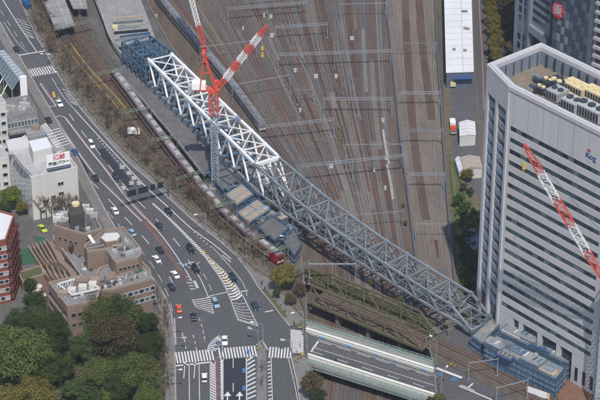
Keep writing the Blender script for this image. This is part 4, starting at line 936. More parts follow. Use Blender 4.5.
# ================================================================== NEW TRUSS BRIDGE (white span and grey launching nose)
ZB = 3.6
tb = thing('truss_bridge', 'huge steel truss bridge, white span with a long grey launching nose', 'bridge', P(258, 205, 0))
UP = Vector((0, 0, 1))
white_px = [(150, 84.5), (256, 190.5)]
grey_px = [(256, 190.5), (300, 223), (338, 249), (380, 275), (420, 300), (446, 315.5), (472, 331)]
wl_ = px(white_px, ZB); gl_ = poly_sample(px(grey_px, ZB), step=2)
WT = 9.6
def perp(d): d = Vector((d.x, d.y, 0)).normalized(); return Vector((-d.y, d.x, 0))
d1, d2 = (wl_[1] - wl_[0]).normalized(), (gl_[3] - gl_[0]).normalized()
NW, NG = 8, 11
near, far, dep = [], [], []
for i in range(NW + 1):
    p = lerp(wl_[0], wl_[1], i / NW); n_ = perp(d1) if i < NW else (perp(d1) + perp(d2)).normalized()
    near.append(p); far.append(p + n_ * WT); dep.append(10.4)
LG = plen(gl_)
DG = [(0, 10.4), (.2, 8.3), (.38, 7.1), (.57, 5.6), (.76, 5.3), (1, 5.2)]
def dg_(t):
    for (a_, b_), (c_, e_) in zip(DG, DG[1:]):
        if t <= c_: return b_ + (e_ - b_) * (t - a_) / (c_ - a_)
    return DG[-1][1]
for i in range(1, NG + 1):
    p, d = along(gl_, LG * i / NG); near.append(p); far.append(p + perp(d) * WT); dep.append(dg_(i / NG))
NT = NW + NG
top = lambda s, i: s[i] + UP * dep[i]
def member(nm, p, q, w, h, m): return MB().bar(p, q, w, h).build(nm, M[m], tb)
for i in range(NT):
    wh = i < NW; m = 'white_steel' if wh else 'grey_steel'; w = .95 if wh else .74
    last = i == NT - 1
    for s in (near, far):
        member('bottom_chord', s[i], s[i + 1], w, w * 1.05, 'white_steel' if (wh and i < 7 and s is far) else 'grey_steel')
        if not last: member('top_chord', top(s, i), top(s, i + 1), w, w, m)
        else: member('end_post', top(s, i), s[i + 1], w, w, m)
        mid = (s[i] + s[i + 1]) / 2
        if not last:
            member('diagonal', top(s, i), mid, .62, .62, 'white_steel' if i <= NW else 'grey_steel'); member('diagonal', mid, top(s, i + 1), .5, .5, m if i != NW - 1 else 'grey_steel')
            member('hanger', top(s, i), s[i], .26, .26, 'grey_steel')
    if not last:
        member('top_strut', top(near, i), top(far, i), .42 if i != NW else 1.0, .42 if i != NW else 1.3, m if i != NW else 'white_steel')
        if not last and i + 1 < NT:
            member('top_brace', top(far, i), top(near, i + 1), .34, .34, m)
            if wh: member('top_brace', top(near, i), top(far, i + 1), .34, .34, m)
            else:
                tm = (top(near, i) + top(near, i + 1) + top(far, i) + top(far, i + 1)) / 4; member('top_brace', top(near, i), tm, .24, .24, m); member('top_strut', (top(near, i) + top(near, i + 1)) / 2, (top(far, i) + top(far, i + 1)) / 2, .26, .26, 'grey_steel_dark')
                for s_ in (near, far): member('sub_vertical', (top(s_, i) + top(s_, i + 1)) / 2, (s_[i] + s_[i + 1]) / 2, .2, .2, 'grey_steel_dark'); member('sub_strut', lerp(top(s_, i), s_[i], .5), lerp(top(s_, i + 1), s_[i + 1], .5), .18, .18, 'grey_steel')
                member('cross_brace', top(far, i), (near[i] + near[i + 1]) / 2, .2, .2, 'grey_steel_dark')
    member('floor_beam', near[i], far[i], .5, .9, 'grey_steel'); 
    member('floor_beam', (near[i] + near[i + 1]) / 2, (far[i] + far[i + 1]) / 2, .4, .7, 'grey_steel_dark')
    member('bottom_brace', near[i], far[i + 1], .3, .3, 'grey_steel_dark'); member('bottom_brace', far[i], near[i + 1], .3, .3, 'grey_steel_dark')
    for u in (.25, .5, .75):
        if wh or u != .5: member('stringer', lerp(near[i], far[i], u) - UP * .2, lerp(near[i + 1], far[i + 1], u) - UP * .2, .35, .6, 'grey_steel_dark')
    if i > 0:   # sway frames between the trusses
        member('sway_brace', top(near, i) - UP * .4, (near[i] + far[i]) / 2 + UP * dep[i] * .45, .24, .24, 'grey_steel'); member('sway_brace', top(far, i) - UP * .4, (near[i] + far[i]) / 2 + UP * dep[i] * .45, .24, .24, 'grey_steel')
    # gusset plates at the top nodes and a maintenance rail
    for s in (near, far): member('gusset', top(s, i) - (top(s, min(i + 1, NT)) - top(s, i)).normalized() * .9 - UP * .2, top(s, i) + (top(s, min(i + 1, NT)) - top(s, i)).normalized() * .9 - UP * .2, .98 if wh else .9, 1.5, m)
    if wh:   # partly decked floor inside the white span
        c_ = [lerp(near[i], far[i], .15), lerp(near[i + 1], far[i + 1], .15), lerp(near[i + 1], far[i + 1], .85), lerp(near[i], far[i], .85)]
        if i % 3 != 2: MB().prism(c_, ZB + .45, ZB + .6).build('floor_deck', M['concrete' if i % 2 else 'grey_steel_dark'], tb)
for s in (near, far):
    mb = MB(); a_ = [p + UP * 1.6 for p in s[NW:]]
    for p, q_ in zip(a_, a_[1:]): mb.bar(p, q_, .12)
    mb.build('handrail', M['galv'], tb)
member('end_beam', near[0], far[0], .8, 1.2, 'white_steel'); member('end_beam', near[-1], far[-1], .8, 1.2, 'grey_steel')
# stout white posts visible inside near the front of the white span
for u in (.2, .5, .8):
    p = lerp(near[NW], far[NW], u); q_ = lerp(near[NW + 1], far[NW + 1], u); member('temporary_post', p + UP * 9, q_ + UP * 1, .4, .4, 'white_steel')

# small clutter on the truss floor: jacks and boxes would be lost at this distance; support towers instead
def scaffold_tower(p, w, l, z0, z1, label, m='blue_steel', rz=0, lv=3):
    t = thing('support_tower', label, 'support tower', (p.x, p.y, z0), rz, 'steel support towers'); h = z1 - z0
    for sx in (-1, 1):
        for sy in (-1, 1): MB().bar((sx * w / 2, sy * l / 2, 0), (sx * w / 2, sy * l / 2, h), .35).build('leg', M[m], t, True)
    for k in range(lv):
        za, zb_ = h * k / lv, h * (k + 1) / lv
        for sx in (-1, 1):
            MB().bar((sx * w / 2, -l / 2, za), (sx * w / 2, l / 2, zb_), .2).build('brace', M[m], t, True); MB().bar((sx * w / 2, -l / 2, zb_), (sx * w / 2, l / 2, zb_), .25).build('beam', M[m], t, True)
        for sy in (-1, 1):
            MB().bar((-w / 2, sy * l / 2, za), (w / 2, sy * l / 2, zb_), .2).build('brace', M[m], t, True); MB().bar((-w / 2, sy * l / 2, zb_), (w / 2, sy * l / 2, zb_), .25).build('beam', M[m], t, True)
    MB().box(-w / 2 - .3, w / 2 + .3, -l / 2 - .3, l / 2 + .3, h, h + .35).build('cap', M['grey_steel_dark'], t, True)
    return t
rzG = math.atan2(d2.y, d2.x)
for i, l in ((NW, 'blue steel support tower under the end of the white span'), (NW + 2, 'steel support tower under the third grey panel of the truss'), (NT - 3, 'steel support tower beneath the grey nose beside the slab tracks')):
    c_ = (near[i] + far[i]) / 2; scaffold_tower(c_, 4, 7.5, ZY if i > NW else 0, ZB - 1.0, l, 'blue_steel' if i == NW else 'grey_steel_dark', rzG, 3 if i > NW else 1)

# ---------------------------------------------------------------- deck on the approach, launching girders, blue end frame
dk = px([(127, 62), (141, 74), (190, 128), (222, 165), (204, 176), (170, 133), (128, 84), (116, 70)], 2.2)
t = thing('approach_deck', 'grey concrete approach deck running beside the white truss span', 'deck', (dk[0].x, dk[0].y, 0))
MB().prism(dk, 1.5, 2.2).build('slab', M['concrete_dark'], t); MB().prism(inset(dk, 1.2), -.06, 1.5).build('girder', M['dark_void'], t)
edge = poly_sample(px([(116, 70), (128, 84), (170, 133), (204, 176)], 2.2)); MB().ribbon(offset(edge, .3), .4, 1.1, 1.1).build('edge_wall', M['concrete'], t)

q = [near[0] + perp(d1) * -1.5, near[NW - 1] + perp(d1) * -1.5, far[NW - 1] + perp(d1) * 1.5, far[0] + perp(d1) * 1.5]
t = thing('launching_platform', 'dark launching platform under the white truss span', 'platform', (q[0].x, q[0].y, 0))
MB().prism(q, -.06, 1.6).build('base', M['grey_steel_dark'], t)
for k in range(NW * 2):
    a_, b_ = lerp(q[0], q[1], (k + .4) / NW / 2), lerp(q[3], q[2], (k + .4) / NW / 2); MB().bar(a_ + UP * 2.0, b_ + UP * 2.0, .8, .8).build('cross_beam', M['blue_sheet' if k % 3 else 'grey_steel'], t)
for s in (near, far):
    MB().bar(Vector((s[0].x, s[0].y, 2.5)), Vector((s[NW - 1].x, s[NW - 1].y, 2.5)), 1.2, .9).build('slide_girder', M['grey_steel'], t)
# pale concrete deck at the very top
dk2 = px([(88, -20), (138, -20), (141, 0), (152, 28), (155, 38), (118, 46), (108, 34), (95, 0)], 3)
t = thing('grey_construction_deck', 'wide grey construction deck at the top beside the platforms', 'deck', (dk2[0].x, dk2[0].y, 0))
MB().prism(dk2, 2.3, 3).build('slab', M['concrete'], t); MB().prism(inset(dk2, 1.0), -.06, 2.3).build('wall', M['retaining'], t)
eg = poly_sample(px([(90, -20), (97, 0), (108, 34), (116, 48), (128, 64)], 3)); MB().ribbon(eg, .5, 1.0, 1.0).build('edge_wall', M['kerb'], t)
for k, (x0, y0, x1, y1, w_, m_) in enumerate([(112, 19, 143, 16, 1.0, 'wood_deck'), (113, 23, 143, 20.5, .8, 'grey_steel_dark'), (126, 26, 145, 24, .9, 'wood_deck'), (112, 29, 140, 26, .8, 'grey_steel'), (114, 33, 148, 30, 1.0, 'dark_void'), (120, 37, 150, 33, .8, 'blue_steel'), (116, 40, 136, 37, .9, 'grey_steel'), (113, 26, 124, 25, .9, 'galv')]):
    tag(MB().bar(P(x0, y0, 3.4), P(x1, y1, 3.4), w_, .8).build('steel_beam', M[m_]), ['cream beam lying on the grey deck, topmost of the pile', 'dark beam just below the cream beam on the grey deck', 'tan beam lying on the right of the grey deck', 'grey beam in the middle of the deck pile', 'blackish beam low in the deck pile', 'blue beam nearest the blue frame on the deck', 'grey beam at the left end beside the blue frame', 'short shiny beam at the left of the deck pile'][k], 'beam', 'beams stored on the deck')
p = P(115.5, 29, 3); tag(MB().box(p.x - 1.2, p.x + 1, p.y - 1, p.y + 1, 3, 4.6).build('site_box', M['cream']), 'small cream site box on the grey construction deck', 'box')
# blue steel frame behind the white span
bt = thing('blue_steel_frame', 'tangled blue steel frame at the upper end of the white span', 'steel frame', Vector((near[0].x, near[0].y, 0)))
dB = -d1; pB = perp(d1)
def bpt(i, u, z): return near[0] + dB * (i * 4.4 + .8) + pB * (WT * u) + UP * z
for i in range(6):
    hh = 10.5 - i * .5
    for u in (-.12, .45, 1.1):
        MB().bar(bpt(i, u, -ZB), bpt(i, u, hh), .5).build('post', M['blue_steel'], bt)
        if i < 5:
            MB().bar(bpt(i, u, hh), bpt(i + 1, u, hh - .5), .6).build('beam', M['blue_steel'], bt); MB().bar(bpt(i, u, 0), bpt(i + 1, u, hh - .6), .34).build('brace', M['blue_steel'], bt); MB().bar(bpt(i, u, 5), bpt(i + 1, u, 5), .4).build('beam', M['blue_sheet'], bt)
    for z in (0, 5, hh): MB().bar(bpt(i, -.12, z), bpt(i, 1.1, z), .45).build('cross_beam', M['blue_steel' if z else 'grey_steel_dark'], bt)
    if i < 5: MB().bar(bpt(i, -.12, hh), bpt(i + 1, 1.1, hh - .5), .3).build('brace', M['blue_sheet'], bt); MB().bar(bpt(i, 1.1, 0), bpt(i + 1, 1.1, hh), .3).build('brace', M['blue_sheet'], bt)
    if i in (1, 3): MB().bar(bpt(i, .0, 5.4), bpt(i, .9, 5.4), 2.2, .3).build('walk_deck', M['blue_sheet'], bt)
MB().bar(bpt(-.1, 1.0, 4), bpt(1.6, 1.15, 4), .4, 6.5).build('sheeting', M['blue_sheet'], bt)
for k in range(4): MB().bar(bpt(.5 + k, -.3 + random.random(), 11 + k * .1), bpt(2 + k, random.random(), 10.6), .3).build('loose_beam', M['galv_dark' if k % 2 else 'blue_sheet'], bt)

# ================================================================== OLD OLIVE TRUSS BRIDGE
ob0, ob1 = P(311, 303, 0), P(422, 350, 0); dO = (ob1 - ob0).normalized(); pO = perp(dO); LO = (ob1 - ob0).length; WO = 9.2; HO = 7.0; NP = 6
ot = thing('old_truss_bridge', 'old olive rail truss bridge with rusty decks beside the road bridge', 'bridge', ob0)
def om(nm, p, q_, w, h, m='olive_steel'): return MB().bar(p, q_, w, h).build(nm, M[m], ot)
ou = lambda i: ob0 + dO * (LO * i / NP)
for s in (0, 1):
    o_ = pO * WO * s
    om('bottom_chord', ou(0) + o_, ou(NP) + o_, .6, .9); om('top_chord', ou(0) + o_ + UP * HO, ou(NP - 1) + o_ + UP * HO, .6, .6)
    om('end_post', ou(NP - 1) + o_ + UP * HO, ou(NP) + o_, .5, .5)
    for i in range(NP):
        om('vertical', ou(i) + o_, ou(i) + o_ + UP * HO, .4, .4)
        if i < NP - 1: om('diagonal', (ou(i) if i % 2 else ou(i + 1)) + o_, (ou(i + 1) if i % 2 else ou(i)) + o_ + UP * HO, .36, .36)
for i in range(NP + 1): om('floor_beam', ou(i), ou(i) + pO * WO, .5, .9)
MB().prism([ou(0) + pO * .6, ou(NP) + pO * .6, ou(NP) + pO * (WO - .6), ou(0) + pO * (WO - .6)], -.5, -.15).build('deck', M['ballast_rust'], ot)
for u in (2.0, 3.3, 5.7, 7.0): om('rail', ou(0) + pO * u - UP * .05, ou(NP) + pO * u - UP * .05, .16, .2, 'rail_bright')
for u in (2.65, 6.35): om('track_bed', ou(0) + pO * u - UP * .1, ou(NP) + pO * u - UP * .1, 2.4, .08, 'ballast_rust')
# neighbouring girder deck carrying pipes and weeds
g0, g1 = P(303, 272, -1) , P(430, 327, -1); dG_ = (g1 - g0).normalized()
gt = thing('girder_bridge', 'weedy brown girder deck between the old and new truss bridges', 'bridge', g0)
MB().bar(g0 - UP * .6, g1 - UP * .6, 5.6, .5).build('deck', M['earth'], gt)
for s in (-2.9, 2.9): MB().bar(g0 + perp(dG_) * s - UP * .4, g1 + perp(dG_) * s - UP * .4, .5, 1.9).build('girder', M['olive_steel'], gt)
for s in (-1.3, .2, 1.4): MB().bar(g0 + perp(dG_) * s + UP * .1, g1 + perp(dG_) * s + UP * .1, .3, .3).build('pipe', M['retaining' if s < 0 else 'olive_steel'], gt)
wd = MB()
for k in range(1600):
    p = lerp(g0, g1, random.random()) + perp(dG_) * random.uniform(-2.4, 2.4) - UP * .3; r = random.uniform(.15, .5); e = random.random() * 6.28
    dx = Vector((math.cos(e) * r, math.sin(e) * r, 0)); wd.add([p - dx, p + dx, p + dx * .6 + UP * r * 2, p - dx * .6 + UP * r * 2], [(0, 1, 2, 3)])
stuff(wd.build('weeds', M['plant'], gt))
for k in range(6):
    t_ = (k + .5) / 6; b_ = lerp(g0, g1, t_); mb = MB(); mb.bar(Vector((b_.x, b_.y, ZY)), b_ - UP * .8, 1.0); mb.build('pier', M['retaining'], gt)
for k in range(3):
    t_ = (k + .8) / 3.6; b_ = lerp(ou(0), ou(NP), t_) + pO * WO / 2; MB().bar(Vector((b_.x, b_.y, ZY)) - pO * 3.5 + UP * 2.6, Vector((b_.x, b_.y, ZY)) + pO * 3.5 + UP * 2.6, 1.4, 5.2).build('pier', M['retaining'], ot)
# tracks leaving the old bridge over the east bank
track([(424, 345), (450, 357), (480, 370), (515, 388), (560, 412)], 0, 'ballast_rust', 2.8, 'rail_bright', dz=.1); track([(430, 337), (455, 349), (485, 362), (520, 380), (565, 408)], 0, 'ballast_rust', 2.8, 'rail_bright', dz=.1)
struct(MB().sheet([p + UP * .05 for p in px([(424, 338), (470, 352), (520, 375), (575, 410), (540, 410), (500, 392), (462, 372), (434, 360)])]).build('line_ballast', M['ballast']))

# ================================================================== ROAD BRIDGE
rb = thing('road_bridge', 'road bridge with white parapets and pale green girders over the tracks', 'bridge', P(306, 345, 0))
f0, f1, n0, n1_ = P(306, 321.5), P(434, 361), P(307, 363), P(440, 404.5)
MB().prism([f0, f1, n1_, n0], -1.0, -.05).build('deck', M['concrete'], rb)
MB().sheet([p + UP * .01 for p in (P(305, 327.5), P(436, 369), P(439, 396), P(306, 354))]).build('carriageway', M['asphalt'], rb)
for (a_, b_), nm in ((((306, 331.5), (433.5, 372)), 'parapet'), (((308, 357.5), (438.5, 399)), 'parapet')):
    p, q_ = P(*a_), P(*b_); MB().bar(p + UP * .6, q_ + UP * .6, .5, 1.3).build(nm, M['parapet_white'], rb)
    MB().bar(p + UP * 1.35, q_ + UP * 1.35, .9, .14).build('coping', M['parapet_white'], rb)
    N_ = 9
    for k in range(N_): c_ = lerp(p, q_, (k + .5) / N_); MB().bar(c_ + UP * .6, c_ + UP * 1.5, .75, .55).build('pilaster', M['parapet_white'], rb)
MB().bar(P(306, 361.8) - UP * .9, P(440, 403.2) - UP * .9, .4, 2.4).build('girder', M['girder_green'], rb); MB().bar(P(306, 323) - UP * .7, P(434, 362.5) - UP * .7, .4, 2.4).build('girder', M['girder_green'], rb)
for a_, b_ in (((306, 361.8), (440, 403.2)), ((306, 323), (434, 362.5))):
    p, q_ = P(*a_), P(*b_); MB().bar(p + UP * .36, q_ + UP * .36, .6, .14).build('girder_flange', M['girder_green'], rb)
    MB().bar(p + UP * 1.5, q_ + UP * 1.5, .1).build('rail', M['girder_green'], rb); MB().bar(p + UP * 1.0, q_ + UP * 1.0, .1).build('rail', M['girder_green'], rb)
    for k in range(24): c_ = lerp(p, q_, k / 23); MB().bar(c_ + UP * .4, c_ + UP * 1.6, .16).build('post', M['girder_green'], rb)
    for k in range(18): c_ = lerp(p, q_, (k + .5) / 18); MB().bar(c_ - UP * 2.0, c_ + UP * .25, .62, .14).build('stiffener', M['girder_green'], rb)
mb0 = road
for pts, w, dsh, m_ in (([(318, 339.5), (437, 377)], .25, None, 'paint_thin'), ([(318, 341), (437, 378.5)], .2, (5, 2), 'paint'), ([(312, 347), (437, 386.5)], .22, None, 'paint_thin'), ([(312, 351.5), (437, 391)], .22, (4, 5), 'paint'), ([(311, 352), (318.5, 341)], .6, None, 'paint'), ([(309, 334), (433, 373.5)], .2, None, 'paint_thin')):
    o_ = line(pts, w, m_, dash=dsh, z=.035, smooth=False); o_.parent = rb; o_.location = -Vector(rb.location)
for x, y in ((322, 337.5), (349, 345.5), (377, 354), (396, 360), (424, 369), (440, 374), (454, 379)):
    c_ = P(x, y, .05); o_ = MB().sheet([c_ + Vector(v) for v in ((-.9, -.8, 0), (.9, -.9, 0), (.9, .7, 0), (-.9, .8, 0))]).build('blue_arrow', M['paint_blue'], rb if x < 434 else road)
mb = MB(); mb.sheet([p + UP * .016 for p in px([(318, 343.5), (437, 381), (438, 388), (314, 349)])]); mb.build('bus_lane', M['asphalt_light'], rb)
for t_ in (.2, .4, .6, .8):
    c_ = (lerp(f0, f1, t_) + lerp(n0, n1_, t_)) / 2; dd = (lerp(n0, n1_, t_) - lerp(f0, f1, t_)).normalized()
    for k in (-6, -2, 2, 6): MB().tube(Vector((c_.x, c_.y, ZY)) + dd * k, Vector((c_.x, c_.y, -1)) + dd * k, .35, n=8).build('column', M['kerb'], rb)
# road east of the bridge
re_ = struct(MB().sheet([p + UP * .02 for p in px([(434, 366), (460, 377), (500, 395), (530, 412), (440, 412), (438, 399)])]).build('road', M['asphalt']))
for pts, w in (([(459, 386), (492, 400)], .5), ([(461, 385), (475, 391)], .3), ([(468, 388), (473, 383.5)], .5), ([(436, 368), (462, 378)], 1.0)):
    MB().ribbon(px(pts), w, .05).build('lane_line', M['paint'], re_)

# ================================================================== BLUE PIER STAGE (right)
ZS = 6.5
def stage(poly, z0, z1, label, name, cat, m='blue_sheet', top_m='stage_deck'):
    q = px(poly, z1); t = thing(name, label, cat, (q[0].x, q[0].y, z0)); MB().prism(inset(q, .35), z0, z1 - .3).build('sheeting', M[m], t); MB().prism(inset(q, .05), z1 - .3, z1).build('deck', M[top_m], t)
    for a_, b_ in ring(q):
        L = (b_ - a_).length; k = max(2, int(L / 2.2))
        for i in range(k): MB().bar(lerp(a_, b_, i / k) + UP * (z0 - z1), lerp(a_, b_, i / k) + UP * 1.2, .16).build('standard', M['blue_steel'], t)
        for z in (.55, 1.1): MB().bar(a_ + UP * z, b_ + UP * z, .12).build('guard_rail', M['blue_steel'], t)
        MB().bar(a_ + UP * .3, b_ + UP * .3, .08, .5).build('toe_board', M['blue_sheet'], t)
        for z in (-2, -4): MB().bar(a_ + UP * z, b_ + UP * z, .14).build('ledger', M['galv'], t)
    return t
stage([(484, 345), (497, 336), (566, 369), (556, 381)], 0, ZS, 'front blue-sheeted scaffold stage below the tower', 'scaffold_stage', 'scaffold')
stage([(499, 333), (511, 325.5), (573, 353), (569, 364), (560, 362)], 0, ZS, 'rear blue-sheeted scaffold stage against the tower base', 'scaffold_stage', 'scaffold')
stage([(471, 337), (482, 345), (499, 327), (509, 321), (503, 314), (490, 320)], 0, ZB + 1.0, 'blue-sheeted landing pier at the end of the grey nose', 'landing_pier', 'pier')
for k, (x, y, w, l, h, m_, lb) in enumerate([(495, 345, 7, 4.5, 1.4, 'grey_steel', 'square pale hatch block nearest the landing pier'), (514, 333, 7, 4.5, 1.2, 'white_wall', 'white slab block on the rear blue stage'), (529, 339, 6, 4, 2.2, 'unit_grey', 'grey machine cluster on the rear blue stage'),
    (508, 346, 4, 3, 1.6, 'blue_sheet', 'light blue box on the front blue stage'), (519, 352, 9, 2.6, 1.2, 'galv', 'long grey block in the middle of the front blue stage'), (533, 362, 7, 5, 2.2, 'grey_steel', 'large grey machine on the front blue stage'), (541, 349, 8, 1.8, .9, 'sign_blue', 'long deep blue tarpaulin on the rear blue stage'),
    (552, 353, 7, 2.4, .8, 'kerb', 'pale rack on the right of the rear blue stage'), (536, 357, 1.6, 1.4, 1.8, 'court_green', 'small turquoise box between the two blue stages'), (548, 371, 5, 3, 1.0, 'cream', 'tan block at the right end of the front blue stage'), (505, 357, 6, 2.2, .9, 'sign_blue', 'dark blue tarpaulin at the left of the front blue stage')]):
    sdir = P(566, 369, ZS) - P(497, 336, ZS); h *= .6; p = P(x, y, ZS); t = thing('site_block', lb, 'equipment', p, math.atan2(sdir.y, sdir.x)); 
    MB().box(-w / 2, w / 2, -l / 2, l / 2, 0, h).build('body', M[m_], t, True); MB().box(-w / 2 + .3, w / 2 - .3, -l / 2 + .3, l / 2 - .3, h, h + .25).build('lid', M[random.choice(['roof_light', 'blue_sheet', 'grey_steel_dark', 'galv', 'grey_steel'])], t, True)
    for s in (-1, 1): MB().box(-w / 2 - .12, w / 2 + .12, s * l / 2 - .1, s * l / 2 + .1, h * .6, h * .75).build('strap', M['galv_dark'], t, True)
    if w > 5:
        for k2 in range(4): MB().box(-w / 2 + w * (k2 + .3) / 4, -w / 2 + w * (k2 + .6) / 4, -l / 4, l / 4, h + .25, h + .34 + .25 * random.random()).build('fitting', M[random.choice(['galv', 'grey_steel', 'wood_deck', 'blue_steel', 'white_wall_b'])], t, True)
mb = px([(527, 386), (550, 394), (556, 391), (533, 383)], 2.4)
t = thing('site_hoarding', 'white panel hoarding in front of the blue stages', 'hoarding', P(527, 393, 0))
for k in range(8):
    a_, b_ = lerp(mb[0], mb[1], k / 8), lerp(mb[0], mb[1], (k + .93) / 8); MB().bar(a_ - UP * 1.2, b_ - UP * 1.2, .12, 2.4).build('panel', M['sign_white' if k != 7 else 'cream'], t)
struct(MB().prism(px([(560, 378), (574, 366), (590, 384), (596, 412), (560, 408), (556, 392)]), -.06, .25).build('bare_soil', M['mud']))
for k, (x, y, w, m_, l) in enumerate([(575, 368, 1.2, 'sign_red', 'small red machine beside the bare soil patch'), (580, 373, 2.6, 'galv', 'grey container beside the tower base wall'), (588, 379, 3, 'unit_grey', 'pale container near the right crane mast'), (570, 370, 1.6, 'dark_void', 'dark machine at the corner of the rear blue stage'), (584, 385, 2.0, 'unit_dark', 'dark container on the bare soil')]):
    p = P(x, y, 0); t = thing('site_container', l, 'container', p, R(-40)); MB().box(-w, w, -1, 1, .15, 2.3).build('body', M[m_], t, True); MB().box(-w + .1, w - .1, -1.05, -1.0, .4, 2.0).build('door', M['galv_dark'], t, True); MB().box(-w - .05, w + .05, -1.05, 1.05, 2.3, 2.42).build('lid', M['galv'], t, True); MB().box(-w, w, -.9, .9, 0, .15).build('skid', M['unit_dark'], t, True)

# ================================================================== WORK PLATFORMS left of the truss
for poly, l in (([(224.5, 195), (242, 184), (254, 195), (237, 206)], 'upper plank-topped work platform left of the truss'), ([(236.5, 213), (257, 199.5), (271, 210), (249, 224)], 'lower plank-topped work platform left of the truss')):
    z1 = 4.2; q = px(poly, z1); t = thing('work_platform', l, 'platform', (q[0].x, q[0].y, 0)); MB().prism(inset(q, .3), -.06, z1 - .25).build('base', M['steel_blue_wall'], t)
    for k in range(7):
        c_ = [lerp(q[0], q[3], k / 7 + .005), lerp(q[0], q[3], (k + .93) / 7), lerp(q[1], q[2], (k + .93) / 7), lerp(q[1], q[2], k / 7 + .005)]; MB().prism(c_, z1 - .25, z1 + random.uniform(-.03, .03)).build('plank', M['wood_deck' if k % 3 else 'concrete'], t)
    for a_, b_ in ring(q): MB().bar(a_ + UP * .9, b_ + UP * .9, .12).build('guard_rail', M['blue_steel'], t); MB().bar(a_ + UP * .15, b_ + UP * .15, .1, .5).build('toe_board', M['blue_sheet'], t)
    for k in range(8): c_ = lerp(q[0], q[3], k / 7); MB().bar(c_ - UP * 4.2, c_ + UP * .9, .2).build('standard', M['galv'], t)
for k, (x, y, w, d_, h, m_, l) in enumerate([(272, 222, 4, 3, 3, 'grey_steel', 'grey cabin below the lower work platform'), (281, 222, 4.5, 3, 2.6, 'wood_deck', 'tan-roofed cabin beside the grey truss chord'), (264, 230, 6, 3.5, 2.8, 'concrete_dark', 'dark roofed site hut beside the railway'), (275, 235, 7, 3.5, 3.2, 'court_green', 'green-roofed site hut near the head of the red train'), (290, 236, 4, 4, 3, 'blue_sheet', 'blue site hut under the grey truss'),
        (258, 221, 4, 2.4, 2, 'galv', 'shiny low cabin left of the tank'), (232, 178, 5, 3, 2.4, 'blue_sheet', 'blue site cabin beside the crane mast foot'), (246, 176, 5, 4, 2, 'grey_steel', 'grey cabin behind the crane mast foot')]):
    p = P(x, y, 0); t = thing('site_hut', l, 'hut', p, rzG); MB().box(-w / 2, w / 2, -d_ / 2, d_ / 2, 0, h).build('wall', M['steel_blue_wall' if k % 2 else 'grey_blue_wall'], t, True); MB().box(-w / 2 - .2, w / 2 + .2, -d_ / 2 - .2, d_ / 2 + .2, h, h + .2).build('roof', M[m_], t, True)
    MB().box(-.5, .4, -d_ / 2 - .05, -d_ / 2, 0.05, 2.0).build('door', M['galv'], t, True); MB().box(.8, 1.6, -d_ / 2 - .05, -d_ / 2, 1, 1.8).build('window', M['glass_a'], t, True)
    for k2 in range(3): MB().box(-w / 2 + .4 + k2 * 1.1, -w / 2 + 1.0 + k2 * 1.1, -.5, .6, h + .2, h + .5 + .3 * random.random()).build('roof_item', M[random.choice(['galv', 'wood_deck', 'kerb', 'blue_steel'])], t, True)
p = P(266, 218, 0); t = thing('storage_tank', 'upright pale cylinder tank beside the lower work platform', 'tank', p); MB().tube((0, 0, .3), (0, 0, 4.4), 1.25, n=16).build('shell', M['roof_light'], t, True); MB().tube((0, 0, 4.4), (0, 0, 4.8), 1.25, .5, n=16).build('cone', M['galv'], t, True)
for k in range(3): MB().bar((1.0 * math.cos(k * 2.1), 1.0 * math.sin(k * 2.1), 0), (1.0 * math.cos(k * 2.1), 1.0 * math.sin(k * 2.1), .4), .2).build('leg', M['galv_dark'], t, True)

for poly, z1, l in (([(206, 173), (221, 163), (238, 181), (223, 192)], 3.0, 'blue-grey scaffold deck around the crane mast foot'), ([(257, 228), (272, 217), (289, 229), (275, 242)], 4.6, 'blue-grey scaffold deck among the site huts'), ([(283, 243), (294, 229), (302, 246), (294, 257)], 3.4, 'blue-grey scaffold deck at the edge of the retaining wall'), ([(243, 182), (254, 174), (268, 190), (258, 197)], 3.2, 'blue-grey scaffold deck under the end of the white span')):
    stage(poly, 0, z1, l, 'scaffold_deck', 'scaffold', 'steel_blue_wall', 'concrete_dark')
rb2 = random.Random(17)
for k in range(24):
    x, y = rb2.uniform(212, 296), 0; y = 170 + (x - 212) * .86 + rb2.uniform(-9, 6); p = P(x, y, 3.3 + rb2.random() * .8); a_ = rzG + rb2.choice([0, 1.57]) + rb2.uniform(-.1, .1); L_ = rb2.uniform(1.5, 4.5); dd = Vector((math.cos(a_), math.sin(a_), 0)) * L_
    tag(MB().bar(p - dd, p + dd, rb2.uniform(.25, .5)).build('site_beam', M[rb2.choice(['blue_steel', 'blue_sheet', 'grey_steel', 'grey_steel_dark', 'galv'])]), 'loose steel beam lying on the scaffold decks left of the truss', 'beam', 'loose beams on the scaffold decks')

# ================================================================== CRANES
def lattice(root, p, q, w, n, m, nm, chord=.2, brace=.1, side=None, taper=1.0, w2=None):
    p, q = Vector(p), Vector(q); d = (q - p).normalized(); s_ = Vector(side) if side else Vector((1, 0, 0)); s_ = (s_ - d * s_.dot(d)).normalized(); u = d.cross(s_).normalized(); mb = MB()
    w2 = w2 or w
    def pt(t, a, b): ww = w + (w2 - w) * t; return p + (q - p) * t + (s_ * a + u * b) * ww / 2
    for a, b in ((1, 1), (-1, 1), (-1, -1), (1, -1)): mb.bar(pt(0, a, b), pt(1, a, b), chord)
    cs = [(1, 1), (-1, 1), (-1, -1), (1, -1)]
    for i in range(n):
        for k in range(4):
            a, b = cs[k], cs[(k + 1) % 4]; mb.bar(pt(i / n, *a), pt((i + 1) / n, *b), brace); mb.bar(pt((i + 1) / n, *a), pt((i + 1) / n, *b), brace)
            mb.bar(pt(i / n, *b), pt((i + 1) / n, *a), brace)
    return mb.build(nm, M[m], root)
